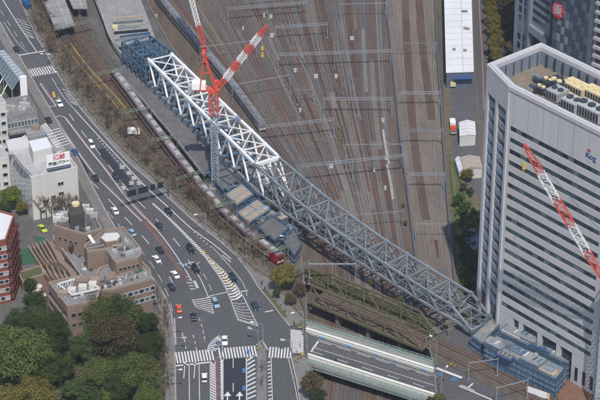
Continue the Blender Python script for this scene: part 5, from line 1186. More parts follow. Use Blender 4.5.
def tower_crane(base, zm, tip, name_label, wmast=2.3, njib=6, first='red', cat='crane', machine=True, hook=None, jw=1.9, AF=9, CF=6):
    t = thing('tower_crane', name_label, cat, base); b = Vector(base)
    for k in range(6):
        lattice(t, b + UP * ((zm - b.z) * k / 6), b + UP * ((zm - b.z) * (k + 1) / 6), wmast, 3, 'crane_grey', 'mast_section', .3, .16)
    MB().box(b.x - 2.2, b.x + 2.2, b.y - 2.2, b.y + 2.2, b.z, b.z + .8).build('base', M['concrete'], t)
    top_ = Vector((b.x, b.y, zm)); tip = Vector(tip); h = (tip - top_); hx = Vector((h.x, h.y, 0)).normalized()
    MB().tube(top_, top_ + UP * 1.2, 1.8, n=16).build('slewing_ring', M['crane_red'], t)
    lattice(t, top_ + UP * -CF, top_, wmast + .8, 3, 'crane_red', 'climbing_frame', .35, .2)
    pf = top_ + UP * 1.2; mb = MB(); mb.bar(pf - hx * 6, pf + hx * 2.2, 2.6, .7); mb.build('slewing_platform', M['crane_red'], t)
    foot = pf + hx * 1.8 + UP * .8; side = Vector((-hx.y, hx.x, 0))
    cols = ['crane_white', 'crane_red'] if first == 'white' else ['crane_red', 'crane_white']
    for k in range(njib):
        w0 = jw * (1 if k < njib - 1 else 1); w1 = jw if k < njib - 1 else jw * .45
        if k == 0: w0 = jw * .55
        lattice(t, lerp(foot, tip, k / njib), lerp(foot, tip, (k + 1) / njib), w0, 4, cols[k % 2], 'jib_section', .2, .1, side, w2=w1)
    MB().bar(tip, tip + UP * .8 + hx * .3, .6).build('jib_head', M['crane_red'], t)
    ap = pf - hx * 3.2 + UP * AF
    for s in (-1, 1):
        MB().bar(pf + hx * 1.0 + side * s * 1.5, ap + side * s * 1.3, .42).build('mast_head_leg', M['crane_red'], t); MB().bar(pf - hx * 4.6 + side * s * 1.5, ap + side * s * 1.3, .42).build('mast_head_leg', M['crane_red'], t)
        MB().bar(lerp(pf + hx * 1.0, ap, .5) + side * s * 1.4, lerp(pf - hx * 4.6, ap, .5) + side * s * 1.4, .25).build('mast_head_brace', M['crane_red'], t)
        MB().bar(ap + side * s * .3, tip + side * s * .3, .07).build('pendant_rope', M['galv_dark'], t)
    MB().bar(ap - side * 1.8, ap + side * 1.8, 1.2, 1.1).build('sheave_block', M['crane_red'], t)
    if machine:
        c_ = pf - hx * 4.2; d_ = hx; mb = MB(); boxq(mb, c_, d_, -3.2, 1.6, -1.6, 1.6, pf.z + .4, pf.z + 2.8); mb.build('machinery_house', M['sign_white'], t)
        mb = MB(); boxq(mb, c_, d_, -4.6, -3.3, -1.4, 1.4, pf.z - 1.2, pf.z + 1.6); mb.build('counterweight', M['unit_grey'], t)
    mb = MB(); boxq(mb, pf + hx * 1.0, hx, -.8, .8, 1.4, 2.8, pf.z + .2, pf.z + 2.2); mb.build('cab', M['crane_red'], t)
    if hook:
        mb = MB(); mb.bar(tip, tip - UP * hook, .07); mb.build('hoist_rope', M['galv_dark'], t)
        hb = MB(); hb.bar(tip - UP * hook, tip - UP * (hook + 2.0), .9, .5); hb.build('hook_block', M['yellow'], t); MB().tube(tip - UP * (hook + 2.0), tip - UP * (hook + 3.2), .25, .1).build('hook', M['yellow'], t)
    return t
def at_depth(x, y, ref):
    """point on the pixel ray with the same distance (world y) as ref"""
    u, v = (x - 300) / FPX, (y - 200) / FPX; dy = ct - v * st; tt = (ref.y + YC) / dy
    return Vector((u * tt, ref.y, H - (st + v * ct) * tt))
c1 = P(215.5, 188, 0); z1 = height_for(c1, 92); 
tower_crane(c1, z1, at_depth(266, 27, c1), 'red and white tower crane with grey mast standing beside the white span', njib=7, hook=None, AF=14, CF=9)
hp = P(262.5, 55, ZY)
c2 = P(597, 416, 0); z2 = height_for(c2, 283)
tip2 = at_depth(525, 146, c2)
tower_crane(c2, z2, tip2, 'red and white tower crane at the right edge in front of the tower', njib=5, hook=(tip2.z - at_depth(524, 163, c2).z), jw=2.1, machine=False)
# crawler crane behind the red crane, its boom leaving the picture at the top
cb = P(207, 62, ZY); t = thing('crawler_crane', 'crane with a slender red and white boom rising out of the top edge', 'crane', cb)
ft = cb + UP * 2; tp = at_depth(181, -40, cb + Vector((0, 6, 0)))
for k in range(6): lattice(t, lerp(ft, tp, k / 6), lerp(ft, tp, (k + 1) / 6), 1.6, 4, ['crane_red', 'crane_red', 'crane_white', 'crane_white', 'crane_red', 'crane_white'][k], 'boom_section', .22, .12)
MB().box(cb.x - 1.6, cb.x + 1.6, cb.y - 2.6, cb.y + 2, ZY + 1, ZY + 3.4).build('body', M['crane_red'], t)
for s in (-1, 1): MB().box(cb.x + s * 1.9 - .4, cb.x + s * 1.9 + .4, cb.y - 3, cb.y + 3, ZY, ZY + 1.1).build('crawler_track', M['unit_dark'], t)
# yellow hook block seen over the tracks below the red jib
tipc = at_depth(266, 27, c1)
p = at_depth(262.5, 50, c1); t = thing('hook_block', 'yellow hook block hanging from the jib above the tracks', 'hook', p - UP * 3); MB().bar((0, 0, 3), (0, 0, 4.4), .9, .5).build('upper_block', M['yellow'], t, True); MB().bar((0, 0, .4), (0, 0, 2), .9, .5).build('lower_block', M['yellow'], t, True)
MB().bar((0, 0, 1.2), tipc - (p - UP * 3), .06).build('rope', M['galv_dark'], t, True)

# ================================================================== TRAINS
def train(label, path, z, L, n, body_m, roof_m, unit_m, front_m, band_m, w=2.8, h=3.4, gap=.6, name='train', start=0.0):
    pts = poly_sample([P(x, y, z + h + .9) for x, y in path], step=4); tot = plen(pts); p0, _ = along(pts, start)
    t = thing(name, label, 'train', (p0.x, p0.y, z))
    s = start
    for k in range(n):
        a_, _ = along(pts, s); b_, _ = along(pts, s + L); a_.z = b_.z = 0; d = (b_ - a_).normalized(); LL = (b_ - a_).length
        mb = MB(); boxq(mb, a_, d, 0, LL, -w / 2, w / 2, z + .9, z + h + .6); body = mb.build('carriage', M[body_m], t)
        mb = MB(); boxq(mb, a_, d, .1, LL - .1, -w / 2 + .12, w / 2 - .12, z + h + .6, z + h + .85); boxq(mb, a_, d, .2, LL - .2, -w / 2 + .5, w / 2 - .5, z + h + .85, z + h + .95); c_ = mb.build('roof', M[roof_m], t)
        for u, l_ in ((.2, 2.6), (.5, 3.6), (.8, 2.6)):
            mb = MB(); boxq(mb, a_, d, LL * u - l_ / 2, LL * u + l_ / 2, -.85, .85, z + h + .95, z + h + 1.35); mb.build('roof_unit', M[unit_m], t)
        for sd_ in (-1, 1):
            y0, y1 = (w / 2, w / 2 + .02) if sd_ > 0 else (-w / 2 - .02, -w / 2)
            mb = MB(); boxq(mb, a_, d, .3, LL - .3, y0, y1, z + 2.2, z + 3.1); mb.build('window_band', M['glass_a'], t)
            mb = MB(); boxq(mb, a_, d, .05, LL - .05, y0, y1, z + 1.5, z + 1.8); mb.build('stripe', M[band_m], t)
        for u in (.15, .85):
            mb = MB(); boxq(mb, a_, d, LL * u - 1.5, LL * u + 1.5, -1.1, 1.1, z + .15, z + .9); mb.build('bogie', M['tyre'], t)
        if k == n - 1:
            mb = MB(); boxq(mb, b_, d, -5, .002, -w / 2 - .025, w / 2 + .025, z + .88, z + h + .61); mb.build('nose', M[front_m], t)
            mb = MB(); boxq(mb, b_, d, .003, .03, -1.1, 1.1, z + 2.1, z + 3.2); mb.build('windscreen', M['glass_a'], t)
            for yy in (-.8, .8): mb = MB(); boxq(mb, b_, d, .003, .06, yy - .22, yy + .22, z + 1.5, z + 1.8); mb.build('headlight', M['lamp_white'], t)
            mb = MB(); boxq(mb, b_, d, .003, .02, -1.38, 1.38, z + 1.1, z + 1.4); mb.build('front_band', M['train_cream'], t)
        s += L + gap
    return t
kp = [(104, 56), (120, 78), (134, 96), (150, 118.5), (172, 147), (195, 176), (217, 203), (245, 229), (265, 243.5), (283, 256), (300, 268)]
pk = poly_sample([P(x, y, 4.3) for x, y in kp], step=4)
front_s = min((abs(proj(along(pk, s)[0])[0] - 281), s) for s in range(0, int(plen(pk))))[1]
train('long red commuter train with grey roofs beside the work platforms', kp, .25, 18.0, 8, 'train_side', 'train_roof', 'train_unit', 'train_red', 'train_cream', start=max(0, front_s - 8 * 18.6 + .6))
jp = [(150, -20), (164, 0), (200, 42), (229, 77), (247, 101), (263, 123), (275, 140)]
pj = poly_sample([P(x, y, ZY + 4.3) for x, y in jp], step=4)
fs = min((abs(proj(along(pj, s)[0])[0] - 262), s) for s in range(0, int(plen(pj))))[1]
train('grey roofed train on the yard track behind the white truss span', jp, ZY + .2, 19.5, 6, 'train_steel', 'train_grey', 'train_grey', 'train_steel', 'sign_blue', start=max(0, fs - 6 * 20.1 + .6))

# ================================================================== STATION PLATFORM ROOFS
for poly, z, l in (([(37, -12), (60, -12), (75, 25), (56, 30)], 5.5, 'concrete station platform roof at the upper left'), ([(64, -12), (84, -12), (87.5, 8), (73, 8)], 5.5, 'second smaller station platform roof at the top edge')):
    q = px(poly, z); t = thing('platform_roof', l, 'platform roof', (q[2].x, q[2].y, 0)); MB().prism(q, z - .5, z).build('roof', M['concrete'], t); MB().prism(inset(q, 2.2), 0, 1.1).build('platform', M['concrete_dark'], t)
    for k in range(5):
        c_ = lerp((q[0] + q[1]) / 2, (q[2] + q[3]) / 2, (k + .6) / 5.4); MB().bar(Vector((c_.x, c_.y, 1)), Vector((c_.x, c_.y, z - .4)), .45).build('column', M['galv'], t)
        a_, b_ = lerp(q[0], q[3], (k + .5) / 5), lerp(q[1], q[2], (k + .5) / 5); MB().bar(a_ + UP * .05, b_ + UP * .05, .2, .14).build('roof_seam', M['roof_grey'], t)
    MB().bar(lerp(q[0], q[1], .62) + UP * .1, lerp(q[3], q[2], .62) + UP * .1, .8, .25).build('roof_gutter', M['kerb'], t)

# ================================================================== CATENARY PORTALS
def portal(x0, y0, x1, y1, zb_, h, label, m='galv', posts=2, beams=2, bw=.2, name='catenary_portal', grp='catenary portals over the yard'):
    a_, b_ = P(x0, y0, zb_ + h), P(x1, y1, zb_ + h); t = thing(name, label, 'catenary portal', (a_.x, a_.y, zb_), 0, grp); d = (b_ - a_).normalized(); L = (b_ - a_).length
    for k in range(posts):
        c_ = lerp(a_, b_, k / (posts - 1)); MB().tube((c_.x, c_.y, zb_), (c_.x, c_.y, zb_ + h + .5), .17, .14, n=6).build('post', M[m], t)
        MB().box(c_.x - .45, c_.x + .45, c_.y - .45, c_.y + .45, zb_, zb_ + .3).build('footing', M['retaining'], t)
    for k in range(beams): MB().bar(a_ - UP * k * .9, b_ - UP * k * .9, bw).build('beam', M[m], t)
    if beams > 1:
        n_ = int(L / 2)
        mb = MB()
        for i in range(n_): mb.bar(lerp(a_, b_, i / n_) - UP * (.9 * (i % 2)), lerp(a_, b_, (i + 1) / n_) - UP * (.9 * ((i + 1) % 2)), .1)
        mb.build('lacing', M[m], t)
    n_ = max(1, int(L / 6))
    for i in range(n_):
        c_ = lerp(a_, b_, (i + .5) / n_) - UP * (.9 if beams > 1 else .1); MB().bar(c_, c_ - UP * .9, .12).build('insulator', M['kerb'], t)
    return t, a_, b_
PG = [(228, 7.5, 307, 1, 3, 7), (275.5, 26, 327.5, 22.5, 3, 7), (278, 53.5, 391, 49.5, 3, 7.5), (200, 47, 256, 40, 2, 7.5), (232, 85, 290, 75, 2, 8), (298, 90, 313.5, 89, 2, 6.5), (324, 97.5, 392, 97.5, 3, 8), (392, 43, 436, 43, 2, 7), (399, 92, 440, 91.5, 2, 7),
      (404, 129, 443.5, 129.5, 2, 7.5), (346, 144.5, 403, 144, 2, 11), (300, 165, 405, 154, 3, 9), (260, 126, 334, 118, 3, 8), (409, 173, 444.5, 173, 2, 7.5), (345, 216, 403, 211, 2, 7), (416, 224, 449, 224, 2, 7), (246, 0, 300, -4, 2, 7), (340, 4, 386, 3, 2, 7)]
PG.sort(key=lambda g: g[1])
for i, g in enumerate(PG):
    side = 'slab tracks' if g[0] > 390 else 'yard tracks'
    portal(*g[:4], ZY, g[5], 'grey catenary portal over the %s, %s from the top of the photo' % (side, ORD[sum(1 for q_ in PG[:i] if (q_[0] > 390) == (g[0] > 390))]), 'galv' if i % 4 else 'grey_steel', g[4], 2 if g[4] == 3 or i % 3 == 0 else 1)
KG = [(54, 28, 92, 19), (122, 111, 151, 106), (150, 139, 177, 135), (177, 178, 204, 169), (210, 207, 235, 200), (246, 240, 271, 232), (264, 252, 288, 245), (295, 268, 310, 261), (92, 74, 122, 68)]
KG.sort(key=lambda g: g[1])
for i, g in enumerate(KG): portal(*g, 0, 6.8, 'green catenary portal over the red train line, %s from the top' % ORD[i], 'green_steel', 2, 2, .22, grp='green catenary portals')
portal(309, 264, 356, 264, -1, 8, 'long pale catenary beam above the weedy girder deck', 'galv', 3, 1, .4, grp='catenary portals over the girder deck'); portal(430, 331, 449, 322, 0, 6, 'green catenary portal at the east end of the old bridge', 'green_steel', 2, 1, grp='green catenary portals east')
portal(469, 363, 498, 359, 0, 6.5, 'pale catenary portal left of the blue stages', 'galv', 2, 1, grp='catenary portals near the blue stages'); portal(497, 388, 528, 380, 0, 7, 'pale catenary portal in front of the white hoarding', 'galv', 2, 1, grp='catenary portals near the blue stages')
# contact wires
for i in (1, 3, 5, 7, 9, 11, 13, 15):
    xs = XT[i]; p = poly_sample([P(x, y, ZY) + UP * 5.4 for x, y in zip(xs, Y5)][:5], step=12); mb = MB()
    for a_, b_ in zip(p, p[1:]): mb.bar(a_, b_, .05)
    tag(mb.build('contact_wire', M['galv_dark']), 'overhead contact wire, %s from the left above the yard tracks' % ORD[(i - 1) // 2], 'wire', 'contact wires above the yard')
# small yard equipment cabinets
for i, (x, y) in enumerate([(264, 17), (271, 18), (272, 37), (243, 30), (295, 72), (316, 78), (300, 112), (336, 78), (352, 40), (384, 140), (386, 160), (331, 168), (385, 190), (156, 18), (453, 82), (374, 172), (383, 122)]):
    p = P(x, y, ZY); w = .35 + (i % 3) * .2; t = thing('relay_cabinet', 'pale trackside relay cabinet in the yard, %s of the scattered ones from the start of the row' % ORD[i], 'cabinet', p, random.uniform(-.3, .3), 'trackside relay cabinets')
    t['label'] = 'small pale trackside relay cabinet standing between the yard tracks'
    MB().box(-w, w, -.4, .4, .2, 1.4).build('body', M['white_wall_b'], t, True); MB().box(-w - .1, w + .1, -.5, .5, 1.4, 1.5).build('lid', M['roof_light'], t, True); MB().box(-w + .1, w - .1, -.45, .45, 0, .2).build('plinth', M['kerb'], t, True)

# ================================================================== TREES
def leaf_mesh(name, m, seed, rx, ry, rz, lobes, per, size, zc, squash=.75):
    rnd = random.Random(seed); v = []; f = []
    for l in range(lobes):
        while True:
            a = Vector((rnd.uniform(-1, 1), rnd.uniform(-1, 1), rnd.uniform(-.8, 1)))
            if .35 < a.length < 1: break
        c_ = Vector((a.x * rx * .8, a.y * ry * .8, zc + a.z * rz * .8)); r = rnd.uniform(.2, .36) * (rx + ry) / 2
        for k in range(per):
            n_ = Vector((rnd.gauss(0, 1), rnd.gauss(0, 1), rnd.gauss(.35, 1))).normalized()
            p = c_ + Vector((n_.x * r, n_.y * r, n_.z * r * squash)) * rnd.uniform(.7, 1.12)
            nn = (n_ + Vector((rnd.gauss(0, .5), rnd.gauss(0, .5), rnd.gauss(.2, .5)))).normalized(); t_ = nn.orthogonal().normalized(); t_.rotate(Matrix.Rotation(rnd.random() * 6.28, 3, nn)); b_ = nn.cross(t_)
            s = size * rnd.uniform(.6, 1.3); i = len(v)
            v += [p - t_ * s * .55, p + b_ * s * .35 + t_ * s * .1, p + t_ * s * .6, p - b_ * s * .35]; f.append((i, i + 1, i + 2, i + 3))
    me = bpy.data.meshes.new(name); me.from_pydata([tuple(q) for q in v], [], f); me.materials.append(m); me.update(); return me
def trunk_mesh(name, h, r, seed, limbs, spread, m='bark'):
    rnd = random.Random(seed); mb = MB(); p = Vector((0, 0, -.1)); top_ = Vector((rnd.uniform(-.3, .3), rnd.uniform(-.3, .3), h * .55)); mb.tube(p, top_, r, r * .65, 7)
    for k in range(limbs):
        e = 6.28 * k / limbs + rnd.uniform(-.3, .3); q_ = top_ + Vector((math.cos(e) * spread, math.sin(e) * spread, h * rnd.uniform(.2, .42))); mb.tube(lerp(p, top_, rnd.uniform(.75, 1)), q_, r * .5, r * .14, 5)
    return mb.mesh(name, M[m])
def make_tree(nm, label, cat, loc, crown, trunk, sc=1.0, rz=None, grp=None, hs=1.0):
    t = thing(nm, label, cat, loc, random.random() * 6.28 if rz is None else rz, grp); t.scale = (sc, sc, sc * hs)
    obj('trunk', trunk, t); obj('crown', crown, t); return t
CR = {}
for m_ in ('leaf_dark', 'leaf_mid', 'leaf_brown', 'leaf_yellow', 'leaf_fresh'):
    CR[m_] = [leaf_mesh('crown', M[m_], s, 4.6, 4.6, 3.9, 52, 150, .42, 6.6) for s in (1, 2, 3)]
CRB = {m_: [leaf_mesh('crown', M[m_], s, 4.6, 4.6, 3.9, 80, 190, .25, 6.6) for s in (4, 5)] for m_ in ('leaf_mid', 'leaf_brown', 'leaf_yellow', 'leaf_dark')}
TRK = [trunk_mesh('trunk', 9, .38, s, 6, 2.8) for s in (1, 2, 3)]
SMALL = {m_: leaf_mesh('crown', M[m_], 9, 1.6, 1.6, 1.5, 16, 60, .34, 2.4) for m_ in ('leaf_dark', 'leaf_mid', 'leaf_yellow', 'leaf_fresh', 'leaf_brown')}
TRS = trunk_mesh('trunk', 3, .12, 5, 4, .9)
# big grove, lower left: (x, y of crown centre, radius px, species, label)
grove = [(22, 352, 30, 'leaf_mid', 'largest broad green tree at the lower left corner'), (52, 335, 20, 'leaf_dark', 'dark green tree behind the broad corner tree'), (20, 322, 17, 'leaf_dark', 'dark tree against the red brick block'),
         (98, 310, 19, 'leaf_mid', 'green tree against the front of the brown complex'), (120, 308, 17, 'leaf_dark', 'dark green tree under the street windows of the brown complex'), (115, 337, 25, 'leaf_brown', 'large brownish tree in the middle of the grove'), (84, 346, 16, 'leaf_dark', 'small dark tree left of the brownish one'),
         (100, 372, 18, 'leaf_mid', 'mid green tree in front of the large brownish one'), (138, 372, 22, 'leaf_mid', 'green tree at the right front of the grove'), (150, 345, 15, 'leaf_dark', 'dark tree at the road side of the grove'), (148, 322, 12, 'leaf_dark', 'dark tree beside the pavement above the grove'), (148, 398, 14, 'leaf_mid', 'green tree at the bottom edge beside the pavement'),
         (34, 396, 22, 'leaf_yellow', 'yellowish tree at the bottom left edge'), (6, 396, 13, 'leaf_yellow', 'small yellowish tree in the bottom left corner'), (60, 366, 16, 'leaf_dark', 'dark tree between the corner tree and the brownish tree'), (74, 388, 12, 'leaf_dark', 'low dark tree near the bottom edge'), (106, 396, 9, 'leaf_fresh', 'small bright green shrub tree at the bottom edge'), (124, 352, 12, 'leaf_dark', 'dark tree wedged behind the green front tree'),
         (35, 300, 12, 'leaf_dark', 'small dark tree in the courtyard behind the grove'), (90, 398, 13, 'leaf_dark', 'dark tree at the bottom edge below the brownish pair'), (118, 388, 14, 'leaf_dark', 'dark tree at the bottom edge left of the green front tree'),
         (38, 318, 15, 'leaf_dark', 'dark tree between the red block and the brown complex'), (62, 318, 12, 'leaf_dark', 'dark tree under the balcony bands of the brown complex'), (2, 338, 16, 'leaf_mid', 'green tree cut by the left edge below the red block'), (45, 372, 15, 'leaf_mid', 'green tree in front of the largest corner tree'), (134, 316, 13, 'leaf_mid', 'green tree under the right end of the brown complex'),
         (98, 330, 15, 'leaf_dark', 'dark tree behind the large brownish tree'), (126, 362, 13, 'leaf_dark', 'dark tree behind the right front tree of the grove'), (6, 372, 15, 'leaf_dark', 'dark tree cut by the left edge below the largest tree'), (30, 284, 7, 'leaf_dark', 'little dark tree beside the courtyard planters')]
for i, (x, y, r, m_, l) in enumerate(grove):
    r *= 1.12; sc = r / 2.95 / 5.2; c_ = P(x, y, 6.6 * sc); make_tree('broadleaf_tree', l, 'tree', (c_.x, c_.y, 0), CRB[m_][i % 2] if r >= 15 and m_ in CRB else CR[m_][i % 3], TRK[i % 3], sc)
others = [(283, 277, 15, 'leaf_yellow', 'round yellow-green tree beside the head of the red train', 0), (312, 384, 13, 'leaf_brown', 'brownish shrub tree below the left end of the road bridge', 0), (318, 396, 9, 'leaf_dark', 'dark shrub tree at the bottom edge beside the bridge', 0), (440, 400, 8, 'leaf_mid', 'green shrub tree at the right end of the road bridge', 0), (432, 403, 7, 'leaf_brown', 'brown shrub tree at the bottom edge beside the bridge end', 0),
          (10, 197, 13, 'leaf_fresh', 'bright green tree beside the pale low block', 0), (4, 207, 9, 'leaf_dark', 'dark tree behind the red brick block', 0), (22, 208, 8, 'leaf_yellow', 'olive tree between the red block and the forecourt', 0), (14, 192, 7, 'leaf_dark', 'small dark tree left of the white corner building', 0),
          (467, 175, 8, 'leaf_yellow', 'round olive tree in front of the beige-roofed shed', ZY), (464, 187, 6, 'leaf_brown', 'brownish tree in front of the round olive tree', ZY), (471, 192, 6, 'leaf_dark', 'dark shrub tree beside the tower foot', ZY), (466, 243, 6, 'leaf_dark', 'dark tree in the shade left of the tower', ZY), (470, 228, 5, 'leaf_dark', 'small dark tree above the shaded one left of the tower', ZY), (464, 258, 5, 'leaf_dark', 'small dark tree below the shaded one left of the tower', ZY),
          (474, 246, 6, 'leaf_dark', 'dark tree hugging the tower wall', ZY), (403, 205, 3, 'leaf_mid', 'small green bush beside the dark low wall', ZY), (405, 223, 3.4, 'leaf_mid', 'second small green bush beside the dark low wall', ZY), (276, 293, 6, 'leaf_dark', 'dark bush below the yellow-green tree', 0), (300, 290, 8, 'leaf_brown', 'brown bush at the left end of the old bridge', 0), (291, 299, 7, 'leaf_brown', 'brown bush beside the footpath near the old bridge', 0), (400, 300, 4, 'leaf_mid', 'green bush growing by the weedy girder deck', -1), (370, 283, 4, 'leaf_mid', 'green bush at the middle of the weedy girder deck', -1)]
for i, (x, y, r, m_, l, z) in enumerate(others):
    big = r > 6; sc = r / 2.9 / (5.2 if big else 1.95); c_ = P(x, y, z + (6.6 if big else 2.4) * sc * .9); make_tree('round_tree' if big else 'bush', l, 'tree' if big else 'bush', (c_.x, c_.y, z), CR[m_][i % 3] if big else SMALL[m_], TRK[i % 3] if big else TRS, sc)
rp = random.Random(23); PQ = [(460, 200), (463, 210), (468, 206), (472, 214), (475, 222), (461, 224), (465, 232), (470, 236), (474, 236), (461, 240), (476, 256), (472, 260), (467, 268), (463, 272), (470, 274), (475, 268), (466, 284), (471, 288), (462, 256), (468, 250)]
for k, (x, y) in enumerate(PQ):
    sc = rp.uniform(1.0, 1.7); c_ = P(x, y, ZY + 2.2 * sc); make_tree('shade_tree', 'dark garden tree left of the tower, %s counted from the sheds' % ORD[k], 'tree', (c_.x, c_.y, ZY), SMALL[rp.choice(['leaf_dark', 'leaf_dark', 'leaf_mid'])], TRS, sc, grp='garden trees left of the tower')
n_ = 0
for row, (x0, y0, x1, y1, cnt, m_, nm) in enumerate([(491, -4, 496, 57, 7, 'leaf_yellow', 'yellowish'), (506, -4, 514, 50, 6, 'leaf_brown', 'brownish')]):
    for k in range(cnt):
        x, y = lerp(x0, x1, k / (cnt - 1)), lerp(y0, y1, k / (cnt - 1)); sc = random.uniform(.68, .82); c_ = P(x, y, ZY + 6 * sc)
        make_tree('avenue_tree', '%s street tree behind the tower, %s of its row from the top' % (nm, ORD[k]), 'tree', (c_.x, c_.y, ZY), CR[m_][k % 3], TRK[k % 3], sc, grp='street trees behind the tower', hs=1.25)
# bare trees along the avenue
def bare_mesh(seed):
    rnd = random.Random(seed); mb = MB(); tw = MB()
    def grow(p, d, L, r, lv):
        q_ = p + d * L; (mb if lv < 2 else tw).tube(p, q_, r, r * .6, 5 if lv < 1 else 3, cap=False)
        if lv == 4: return
        for k in range(4 if lv < 3 else 3):
            dd = (d + Vector((rnd.gauss(0, .5), rnd.gauss(0, .5), rnd.gauss(.2, .25)))).normalized(); grow(lerp(p, q_, rnd.uniform(.55, 1)), dd, L * rnd.uniform(.55, .8), r * .58, lv + 1)
    grow(Vector((0, 0, -.1)), Vector((0, 0, 1)), 2.6, .17, 0)
    return mb.mesh('trunk', M['bark']), tw.mesh('crown', M['twig'])
BARE = [bare_mesh(s) for s in (11, 12, 13, 14, 15)]
def bare(x, y, z, sc, label, grp):
    p = P(x, y, z); t = thing('bare_tree', label, 'tree', p, random.random() * 6.28, grp); t.scale = (sc, sc, sc * 1.15); a_, b_ = random.choice(BARE); obj('trunk', a_, t); obj('crown', b_, t); return t
bl = poly_sample(px([(30, 0), (44, 28), (57, 52), (72, 78), (88, 100), (108, 122), (135, 149), (162, 174), (188, 199), (212, 220), (235, 240), (256, 264)]), step=5); LB = plen(bl)
for k in range(96):
    s = LB * (k + random.uniform(.1, .9)) / 96; p, d = along(bl, s); p = p + perp(d) * random.uniform(-3.2, 4.4); x, y = proj(p); bare(x, y, .25, random.uniform(.9, 1.35), 'bare brown roadside tree in the belt between avenue and railway', 'bare trees between avenue and railway')
wl2 = offset(we, 2.4); LW = plen(wl2); s = LW * .5
for k in range(22):
    s0_ = min((abs(proj(along(wl2, q_ * 2)[0])[1] - (268 + k * 6.2)), q_ * 2) for q_ in range(int(LW / 2)))[1]; p, d = along(wl2, s0_); x, y = proj(p + Vector((random.uniform(-1.4, .6), 0, 0))); bare(x, y, .12, random.uniform(.75, 1.0), 'bare brown street tree on the west pavement beside the grove', 'bare trees on the west pavement')
for k in range(9): bare(36 + k * 5.2, 216 + random.uniform(-1, 3), 0, random.uniform(1.3, 1.6), 'bare tree in front of the white corner building', 'bare trees before the white building')
for k, (x, y) in enumerate(((262, 372), (261, 386))): bare(x, y, .14, .7, ['bare tree on the central island nearer the junction', 'bare tree on the central island nearer the bottom edge'][k], 'bare trees on the island')
# undergrowth in the belt and the grove (uncountable)
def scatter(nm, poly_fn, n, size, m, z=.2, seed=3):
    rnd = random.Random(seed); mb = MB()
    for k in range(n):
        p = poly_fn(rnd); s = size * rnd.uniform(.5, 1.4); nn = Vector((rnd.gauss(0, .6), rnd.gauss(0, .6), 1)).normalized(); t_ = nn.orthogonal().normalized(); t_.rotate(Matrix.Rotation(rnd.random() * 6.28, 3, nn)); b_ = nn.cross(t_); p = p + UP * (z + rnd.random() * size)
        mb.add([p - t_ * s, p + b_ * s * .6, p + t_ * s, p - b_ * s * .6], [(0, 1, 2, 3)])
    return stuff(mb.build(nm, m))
def belt_pt(rnd):
    p, d = along(bl, LB * rnd.random()); return p + perp(d) * rnd.uniform(-4.5, 5.5)
tag(scatter('leaf_litter', belt_pt, 5000, .22, M['twig'], .25), 'brown leaf litter and twigs under the bare trees', 'leaf litter')
tag(scatter('low_shrubs', lambda r: belt_pt(r), 1500, .38, M['plant'], .3, 5), 'low green-brown shrubs in the tree belt', 'shrubs')
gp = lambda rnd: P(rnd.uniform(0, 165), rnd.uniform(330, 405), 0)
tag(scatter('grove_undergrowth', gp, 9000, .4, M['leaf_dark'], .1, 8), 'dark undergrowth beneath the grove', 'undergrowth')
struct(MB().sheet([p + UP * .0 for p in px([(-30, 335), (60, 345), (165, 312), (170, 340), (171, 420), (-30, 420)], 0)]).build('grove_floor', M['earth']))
struct(MB().prism(px([(262, 290), (268, 292), (287, 317), (284, 318)]), .1, .5).build('verge', M['grass']))
def yard_pt(rnd):
    while True:
        x, y = rnd.uniform(150, 450), rnd.uniform(-5, 400); lo = 165 + y * .75 if y < 200 else 312
        if x > lo: return P(x, y, ZY)
tag(scatter('pale_rubble', yard_pt, 4500, .15, M['ballast_pale'], .08, 31), 'pale stones and debris strewn between the yard tracks', 'rubble')
tag(scatter('dark_rubble', yard_pt, 3500, .15, M['ballast_dark'], .06, 32), 'dark stained ballast patches between the yard tracks', 'rubble')
tag(scatter('rusty_rubble', yard_pt, 3500, .17, M['ballast_red'], .07, 33), 'rusty stains and scraps between the yard tracks', 'rubble')
tag(scatter('dry_weeds', lambda r: (lambda s_: P(XT[s_][2] + r.uniform(3, 8) + r.gauss(0, 1.5), r.uniform(-5, 130), ZY) if False else lerp(P((XT[s_][1] + XT[s_ + 1][1]) / 2, 0, ZY), P((XT[s_][2] + XT[s_ + 1][2]) / 2, 100, ZY), r.uniform(-.1, 1.4)) + Vector((r.gauss(0, .8), 0, 0)))(r.choice([1, 2, 4, 5, 6, 8, 10])), 4200, .3, M['earth_ochre'], .08, 34), 'dry ochre weeds in strips between the yard tracks', 'weeds')
def line_pt(rnd):
    q = K[rnd.randrange(4)]; i = rnd.randrange(len(q) - 1); u = rnd.random(); return P(lerp(q[i][0], q[i + 1][0], u) + rnd.gauss(0, 3), lerp(q[i][1], q[i + 1][1], u), 0)
tag(scatter('lineside_debris', line_pt, 3500, .28, M['earth_ochre'], .15, 35), 'ochre debris beside the elevated line', 'debris'); tag(scatter('lineside_stains', line_pt, 3000, .32, M['ballast_dark'], .16, 36), 'dark stains beside the elevated line', 'debris')
tag(scatter('yard_weeds', lambda r: P(r.uniform(338, 343), r.uniform(125, 150), ZY), 500, .35, M['plant'], .05, 12), 'patch of green weeds between yard tracks', 'weeds')

